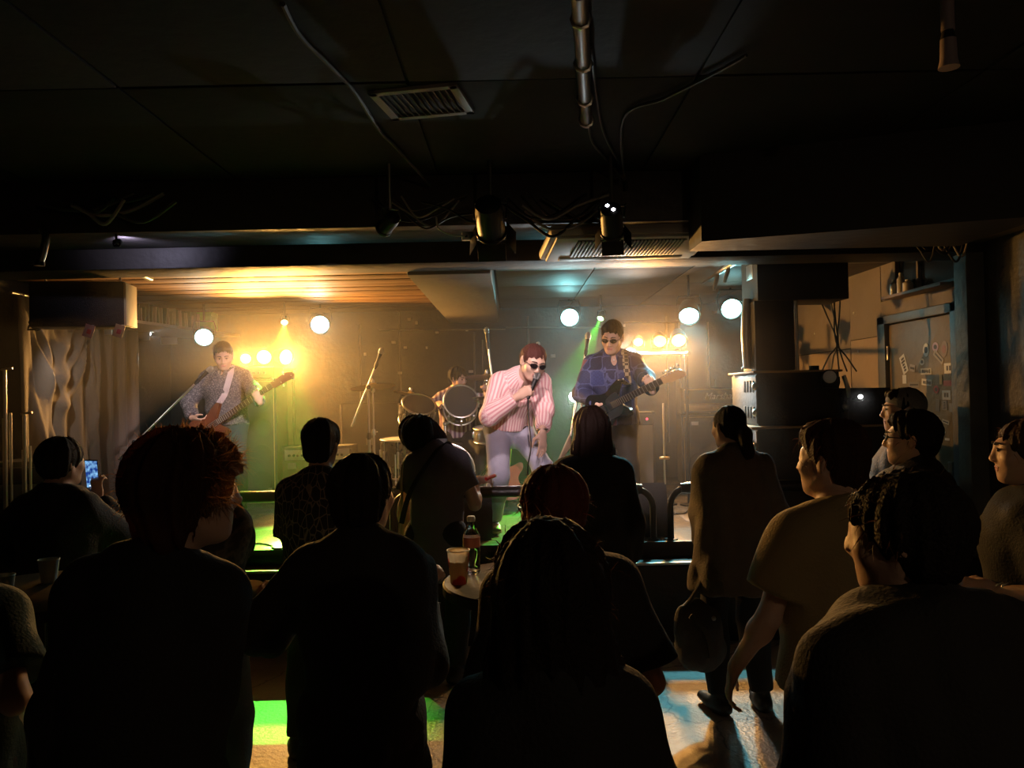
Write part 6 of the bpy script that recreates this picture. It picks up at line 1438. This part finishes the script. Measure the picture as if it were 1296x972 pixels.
# bowing fan at the barrier
a7 = Person('fan in a grey T-shirt bowing their tousled head at the barrier', (at(551, 600, 4.62).x, 4.62), -.25, 1.65, lean=.12, bend=.16, side=-.06, head=(.5, .35, -.75), neck=(-.03, .02, -.03), width=.88)
setarm(a7, 1, at(602, 609, 4.86), (.85, .5, .10), (-.3, .6, .5), .5, .4, (.4, -.5, -1)); setarm(a7, -1, at(510, 690, 4.85), (.5, .8, .1), (.3, .3, .9), .5, .3, (-1, -.5, -.3))
a7.body(.008).face(eyes=False, lips=False).hair(HAIRK, 'curly', fly=700, vol=.014, length=.075, seed=14)
a7.shirt(M('grey_tee', (.115, .105, .125), .85, bump=(120, .25)), hem=-.30, sleeve=.62, t=.014, loose=.022, seed=27, flare=.02); a7.pants(DKP); a7.shoes()
ribbon('bag_strap', [a7.P3 + a7.R1 @ V((.09, .10, -.06)), a7.P3 + a7.R1 @ V((.07, -.02, .035)), a7.P3 + a7.R1 @ V((.02, -.135, -.07)), a7.P1 + V((-.10, -.175, .1)), a7.P0 + V((-.19, -.09, .05))], .05, (1, 0, .6), DKS, a7.root)
MB().tube(spline([a7.P3 + a7.R1 @ V((-.09, -.01, .0)), a7.P2 + V((-.205, -.05, .08)), a7.P1 + V((-.215, -.03, 0)), a7.P0 + V((-.22, -.06, -.02)), a7.P0 + V((-.225, -.06, -.18))], 6), .008, 6).build('cord', M('cord_cream', (.55, .45, .30), .7), a7.root)
MB().lathe([(.006, .05), (.018, .03), (.022, .0), (.012, -.005), (.010, -.10), (1e-5, -.104)], 12, Matrix.Translation(a7.P0 + V((-.228, -.07, -.12)))).build('tassel', M('cord_cream', (.55, .45, .30), .7), a7.root)
cb = a7.P3 + a7.R1 @ V((.045, -.03, .045)); MB().box(cb - V((.035, .02, .022)), cb + V((.03, .02, .022)), .008).build('towel_fold', M('towel_white', (.62, .60, .60), .9), a7.root)
rl = a7.root.matrix_basis @ (a7.wr[1] + a7.hand[1][0].normalized() * .10); lt = empty('red_stick', rl, .3, 'small red stick in the bowing fan\'s hand', 'stick'); MB().tube([(-.03, -.03, .0), (.05, .05, .01)], [.012, .012], 10).build('grip', M('stick_red', (.6, .06, .05), .4), lt); MB().ball((.055, .055, .011), .013).build('tip', WHITE, lt)

# long straight hair in front
a8 = fan_('person in black with long straight hair down the back', 694, 662, 1.34, .05, .026, female=True, width=.80, head=(.05, .05, 0))
setarm(a8, 1, at(775, 900, 1.58), (0, .6, .8), (-.8, .3, .3), .9, .6, (.25, -1, -.6)); a8.body(.011).hair(HAIRK, 'long', fly=420, vol=.014, length=.34, seed=16); a8.shirt(DKS, hem=-.2, sleeve=1.9, t=.018, loose=.02, seed=28, fold=.008); a8.pants(DKP); a8.shoes()
# short hair with glasses beside the table
a9 = fan_('person in a black T-shirt with a reddish fringe of short hair and glasses', 700, 590, 2.02, .12, .012, side=-.05, dx=.03, head=(.35, .08, -.02), width=.95)
setarm(a9, 1, at(790, 860, 2.18), (0, .5, -.8), (-.3, 1, 0), .5, .3, (.15, -1, 0)); a9.body(.009).hair(HAIRR, 'bob', fly=260, vol=.0, length=.03, seed=17); glasses(a9, False); a9.shirt(DKS, hem=-.12, sleeve=.85, t=.02, loose=.03, seed=29); a9.pants(DKP); a9.shoes()
for k in range(4): 
    q = a9.P3 + a9.R1 @ V((.0, -.128 - .012 * k, -.06 - .05 * k)); MB().box(q + V((-.05 + .012 * (k % 2), -.006, -.008)), q + V((.06 - .015 * (k % 3), .012, .008)), .002).build('back_print', M('faded_ink', (.07, .062, .060), .8), a9.root)

# long-haired fan at the barrier with a folding fan
a10 = fan_('dark-clothed person with long wavy hair at the barrier below the guitar player', 748, 515, 4.05, .15, .012, female=True, head=(.25, -.05, 0), width=.96)
setarm(a10, -1, at(706, 610, 4.32), (-.1, .3, 1), (.9, .3, 0), .9, .6, (-1, -.3, -1)); a10.body(.009).hair(hair_mat('hair_soft_black', (.026, .014, .009), (.25, .10, .04), .15), 'long', fly=200, vol=.006, length=.22, seed=18); a10.shirt(DKS, hem=-.25, sleeve=1.9, t=.022, loose=.035, seed=30, flare=.02); a10.pants(DKP); a10.shoes()
hf = empty('hand_fan', label='cream folding fan held up by the long-haired person at the barrier', cat='fan', mat=frame(at(703, 592, 4.36), (.5, .35, .8), (-.8, .3, .35)))
for k in range(10):
    t = -.20 + k * .045; MB().box((.02, -.011, -.002), (.20, .011, .002), .001, Matrix.Rotation(t * 1.6, 4, 'Z') @ Matrix.Rotation(.3 if k % 2 else -.3, 4, 'X')).build('fan_leaf', M('fan_paper', (.58, .42, .26), .7), hf)
for t in (-.36, .34): MB().box((-.03, -.006, -.004), (.21, .006, .004), .002, Matrix.Rotation(t, 4, 'Z')).build('guard_stick', M('fan_wood', (.66, .52, .30), .5), hf)
MB().ball((0, 0, 0), .008).build('rivet', STEEL, hf)

# ponytail and long jacket
a11 = fan_('person with a low ponytail in a long dull jacket beside the speaker stack', 926, 512, 4.10, .12, .008, female=True, head=(.25, .05, 0), width=.93)
setarm(a11, -1, at(890, 690, 4.35), (.3, 1, .1), (.2, .3, 1), .5, .3, (-.3, -1, -.5)); setarm(a11, 1, at(950, 650, 4.40), (-.4, 1, .3), (0, .3, 1), .5, .3, (.3, -1, -.5))
a11.body(.009).hair(HAIRK, 'tail', fly=80, length=.14, seed=19); a11.shirt(M('dull_jacket', (.135, .105, .075), .8, bump=(90, .3), var=(5, .3)), hem=-.24, sleeve=1.92, t=.024, loose=.04, seed=31, collar=.04, flare=.03, fold=.008, name='jacket'); a11.pants(DKP); a11.shoes()
P = at(884, 795, 4.0); bg = empty('shoulder_bag', (P.x, 4.02, P.z - .19), .2, 'grey slouching shoulder bag hanging beside the person with the ponytail', 'bag'); S = SDF(); S.ell((0, 0, .17), (.13, .085, .17), None, .02); S.ell((.02, .0, .06), (.12, .09, .08), None, .05)
solid('pouch', S.mesh(.009, folds(41, .008), .02), M('bag_canvas', (.09, .082, .08), .8, bump=(100, .3)), bg); MB().tube(spline([(-.10, 0, .27), (-.03, -.02, .36), (.08, 0, .52), (.17, .03, .78)], 6), .012, 8).build('strap', M('bag_strap', (.06, .055, .05), .7), bg); ribbon('flap_strap', [(-.08, -.09, .28), (.0, -.11, .19), (.03, -.10, .06)], .03, (1, 0, .2), M('bag_strap', (.06, .055, .05), .7), bg); MB().ball((.045, -.10, .26), .012).build('buckle', STEEL, bg)

# olive T-shirt, arm swinging
a12 = fan_('person in an olive T-shirt with bare arm swung out beside the legs', 1058, 535, 2.40, .25, .012, head=(.45, -.02, 0), width=.98)
setarm(a12, -1, at(930, 845, 2.48), (-.25, .2, -1), (.1, 1, 0), .4, .3, (-.2, -1, 0)); a12.body(.009).hair(HAIRB, 'short', fly=160, vol=.008, seed=20); a12.shirt(M('olive_tee', (.30, .225, .105), .85, bump=(120, .3)), hem=-.08, sleeve=.66, t=.018, loose=.03, seed=32, fold=.008); a12.pants(DKP); a12.shoes()
# beanie
a13 = fan_('person in a grey knitted cap standing in front of the stickered door', 1147, 491, 4.25, .85, .012, head=(.45, -.05, 0))
a13.body(.008).face().hair(HAIRK, 'short', fly=0); S = SDF(); q = lambda x, y, z: a13.C + a13.Rh @ V((x, y, z)); S.ell(q(0, -.016, .052), (.086, .106, .084), a13.Rh, .02); S.ell(q(0, -.055, .02), (.072, .06, .06), a13.Rh, .03); S.ell(q(0, .085, -.025), (.10, .075, .07), a13.Rh, .01, 's'); S.ell(q(0, 0, -.09), (.15, .15, .075), a13.Rh, .01, 's')
solid('knitted_cap', S.mesh(.006), M('cap_grey', (.22, .21, .20), .9, bump=(200, .5)), a13.root); a13.shirt(M('grey_striped', (.20, .18, .17), .85, bump=(120, .3)), hem=-.12, sleeve=1.9, t=.02, loose=.03, seed=33, collar=.05); a13.pants(DKP); a13.shoes()
# glasses, dark hooded top
a14 = fan_('bespectacled person in a dark hooded top watching from beside the pillar', 1158, 522, 3.35, .75, .012, head=(.30, -.06, 0), width=1.14, depth=1.12)
a14.body(.007).face(lips=False).hair(HAIRK, 'short', fly=120, vol=.010, seed=22); glasses(a14, False); a14.shirt(DK2, hem=-.15, sleeve=1.92, t=.024, loose=.04, seed=34, collar=.06, fold=.009); a14.pants(DKP); a14.shoes()
# dark foreground figure
a15 = fan_('black-clad person with dark neck-length hair close behind the olive T-shirt', 1163, 600, 1.42, .35, .012, head=(.55, .05, 0), width=1.18, depth=1.1)
a15.body(.010).hair(HAIRK, 'bob', fly=300, vol=.004, length=.05, seed=23); a15.shirt(DKS, hem=-.2, sleeve=1.9, t=.026, loose=.04, seed=35, collar=.05, fold=.008); a15.pants(DKP); a15.shoes()
# right edge
a16 = fan_('person with a brown fringe, forearm held across, watching from beside the wall', 1306, 530, 2.72, .95, .010, female=True, head=(.25, -.02, 0))
setarm(a16, -1, at(1262, 748, 2.66), (-.95, .35, .12), (-.1, .6, .8), .7, .5, (-.6, -.5, -1)); a16.body(.007).face().hair(HAIRB, 'bob', fly=120, vol=-.002, length=.05, seed=24); a16.shirt(DKS, hem=-.1, sleeve=.85, t=.02, loose=.03, seed=36); a16.pants(DKP); a16.shoes()
for k in range(2): MB().tube([a16.wr[-1] + (a16.el[-1] - a16.wr[-1]).normalized() * (.03 + .02 * k) + a16.R1 @ V((0, .032 * math.cos(t), .032 * math.sin(t))) for t in [j * .63 for j in range(10)]], .004, 6, closed=True).build('bracelet', M('silver', (.8, .78, .75), .25, 1), a16.root)

def thin_light(name, col, amt=.5):
    nt = MATS[name].node_tree; b_ = nt.nodes['Principled BSDF']; o = nt.nodes['Material Output']; t = nt.nodes.new('ShaderNodeBsdfTranslucent'); t.inputs['Color'].default_value = (*col, 1); mx = nt.nodes.new('ShaderNodeMixShader'); mx.inputs[0].default_value = amt
    lk = [l for l in nt.links if l.to_socket == b_.inputs['Base Color']]
    if lk: nt.links.new(lk[0].from_socket, t.inputs['Color'])
    nt.links.new(b_.outputs[0], mx.inputs[1]); nt.links.new(t.outputs[0], mx.inputs[2]); nt.links.new(mx.outputs[0], o.inputs['Surface'])


# ================================================================ tables and what stands on them
TOPM = M('table_top', (.17, .135, .085), .28, bump=(30, .08), var=(5, .3))
def bar_table(loc, label, r=.33, h=1.05):
    t = empty('bar_table', (loc[0], loc[1], 0), .4, label, 'table', 'round bar tables')
    MB().lathe([(r - .02, h - .035), (r, h - .03), (r, h - .004), (r - .006, h)], 48).build('table_top', TOPM, t); MB().lathe([(r + .003, h - .036), (r + .004, h - .006), (r - .002, h + .001), (r - .006, h - .002)], 48).build('edge_band', M('edge_black', (.012, .012, .012), .4), t)
    MB().cyl((0, 0, .02), (0, 0, h - .03), .03, n=18).build('column', DARKM, t); MB().lathe([(.22, 0), (.22, .012), (.05, .035), (.03, .06)], 30).build('base', DARKM, t); return t
bar_table((.07, 2.74), 'round bar table carrying the paper cup and the water bottle'); bar_table((-1.72, 2.72), 'round bar table beside the bare hanging arm', .34)
H0 = 1.05
P = atz(580, 741, H0); cp = empty('paper_cup', (P.x, P.y + .03, H0), 0, 'tall pale paper cup with red print on the round table', 'cup')
def cup_mat():
    m = ramp_mat('cup_print', 'ShaderNodeTexNoise', [(.0, (.70, .62, .50)), (.52, (.70, .62, .50)), (.55, (.62, .16, .14)), (.66, (.60, .20, .18)), (.70, (.70, .55, .40))], .45, setup=dict(inputs={'Scale': 11, 'Detail': 2})); return m
MB().lathe([(.028, 0), (.029, .002), (.040, .118), (.0385, .118), (.028, .006), (1e-5, .005)], 32).build('cup_wall', cup_mat(), cp); thin_light('cup_print', (.85, .70, .45), .8); MB().tube([(.0405 * math.cos(t), .0405 * math.sin(t), .118) for t in [k * math.pi / 16 for k in range(32)]], .0022, 6, closed=True).build('rim', M('cup_rim', (.75, .66, .50), .5), cp); MB().lathe([(1e-5, .08), (.0355, .08)], 28).build('drink', M('drink_amber', (.30, .16, .05), .15), cp)
P = atz(597, 727, H0); bt = empty('water_bottle', (P.x, P.y + .03, H0), 0, 'clear ribbed plastic water bottle beside the paper cup', 'bottle'); CL = M('clear_plastic', (.95, .95, .95), .04, trans=1.0)
prof = [(.028, 0), (.031, .004)] + [(.0312 + (.0012 if i % 2 else -.0008), .015 + .010 * i) for i in range(9)] + [(.0315, .115), (.0315, .140), (.026, .160), (.014, .182), (.013, .196)]
MB().lathe(prof, 28).build('bottle_wall', CL, bt); MB().lathe([(.0322, .098), (.0324, .100), (.0324, .132), (.0322, .134)], 28).build('label_band', M('bottle_label', (.62, .22, .15), .4), bt); MB().lathe([(.0145, .192), (.0155, .194), (.0155, .208), (.013, .212), (1e-5, .2125)], 20).build('cap', WHITE, bt)
for k, (px, lb) in enumerate(((4, 'pale plastic cup on the round table at the bare arm'), (62, 'small pale cup at the far rim of the round table by the bare arm'))):
    q = V((at(px, 740, 2.6 + .25 * k).x, 2.60 + .25 * k, H0)); c_ = empty('plastic_cup', q, 0, lb, 'cup'); MB().lathe([(.026, 0), (.036, .085), (.0345, .085), (.025, .004), (1e-5, .003)], 26).build('cup_wall', M('cup_pale', (.42, .48, .46), .35), c_); MB().tube([(.0362 * math.cos(t), .0362 * math.sin(t), .085) for t in [j * math.pi / 12 for j in range(24)]], .002, 6, closed=True).build('rim', M('cup_pale', (.42, .48, .46), .35), c_)
P = at(316, 765, 2.62); bw = empty('plastic_bowl', (P.x + .0, 2.58, P.z), 0, 'shallow translucent bowl held up by the person with the smooth black bob', 'bowl'); MB().lathe([(.014, 0), (.030, .018), (.052, .075), (.056, .080), (.050, .076), (.027, .022), (1e-5, .006)], 30).build('bowl_wall', M('bowl_milky', (.62, .55, .46), .35), bw); thin_light('bowl_milky', (.7, .6, .45)); MB().lathe([(1e-5, .05), (.040, .051)], 24).build('contents', M('bowl_food', (.45, .32, .18), .6), bw)
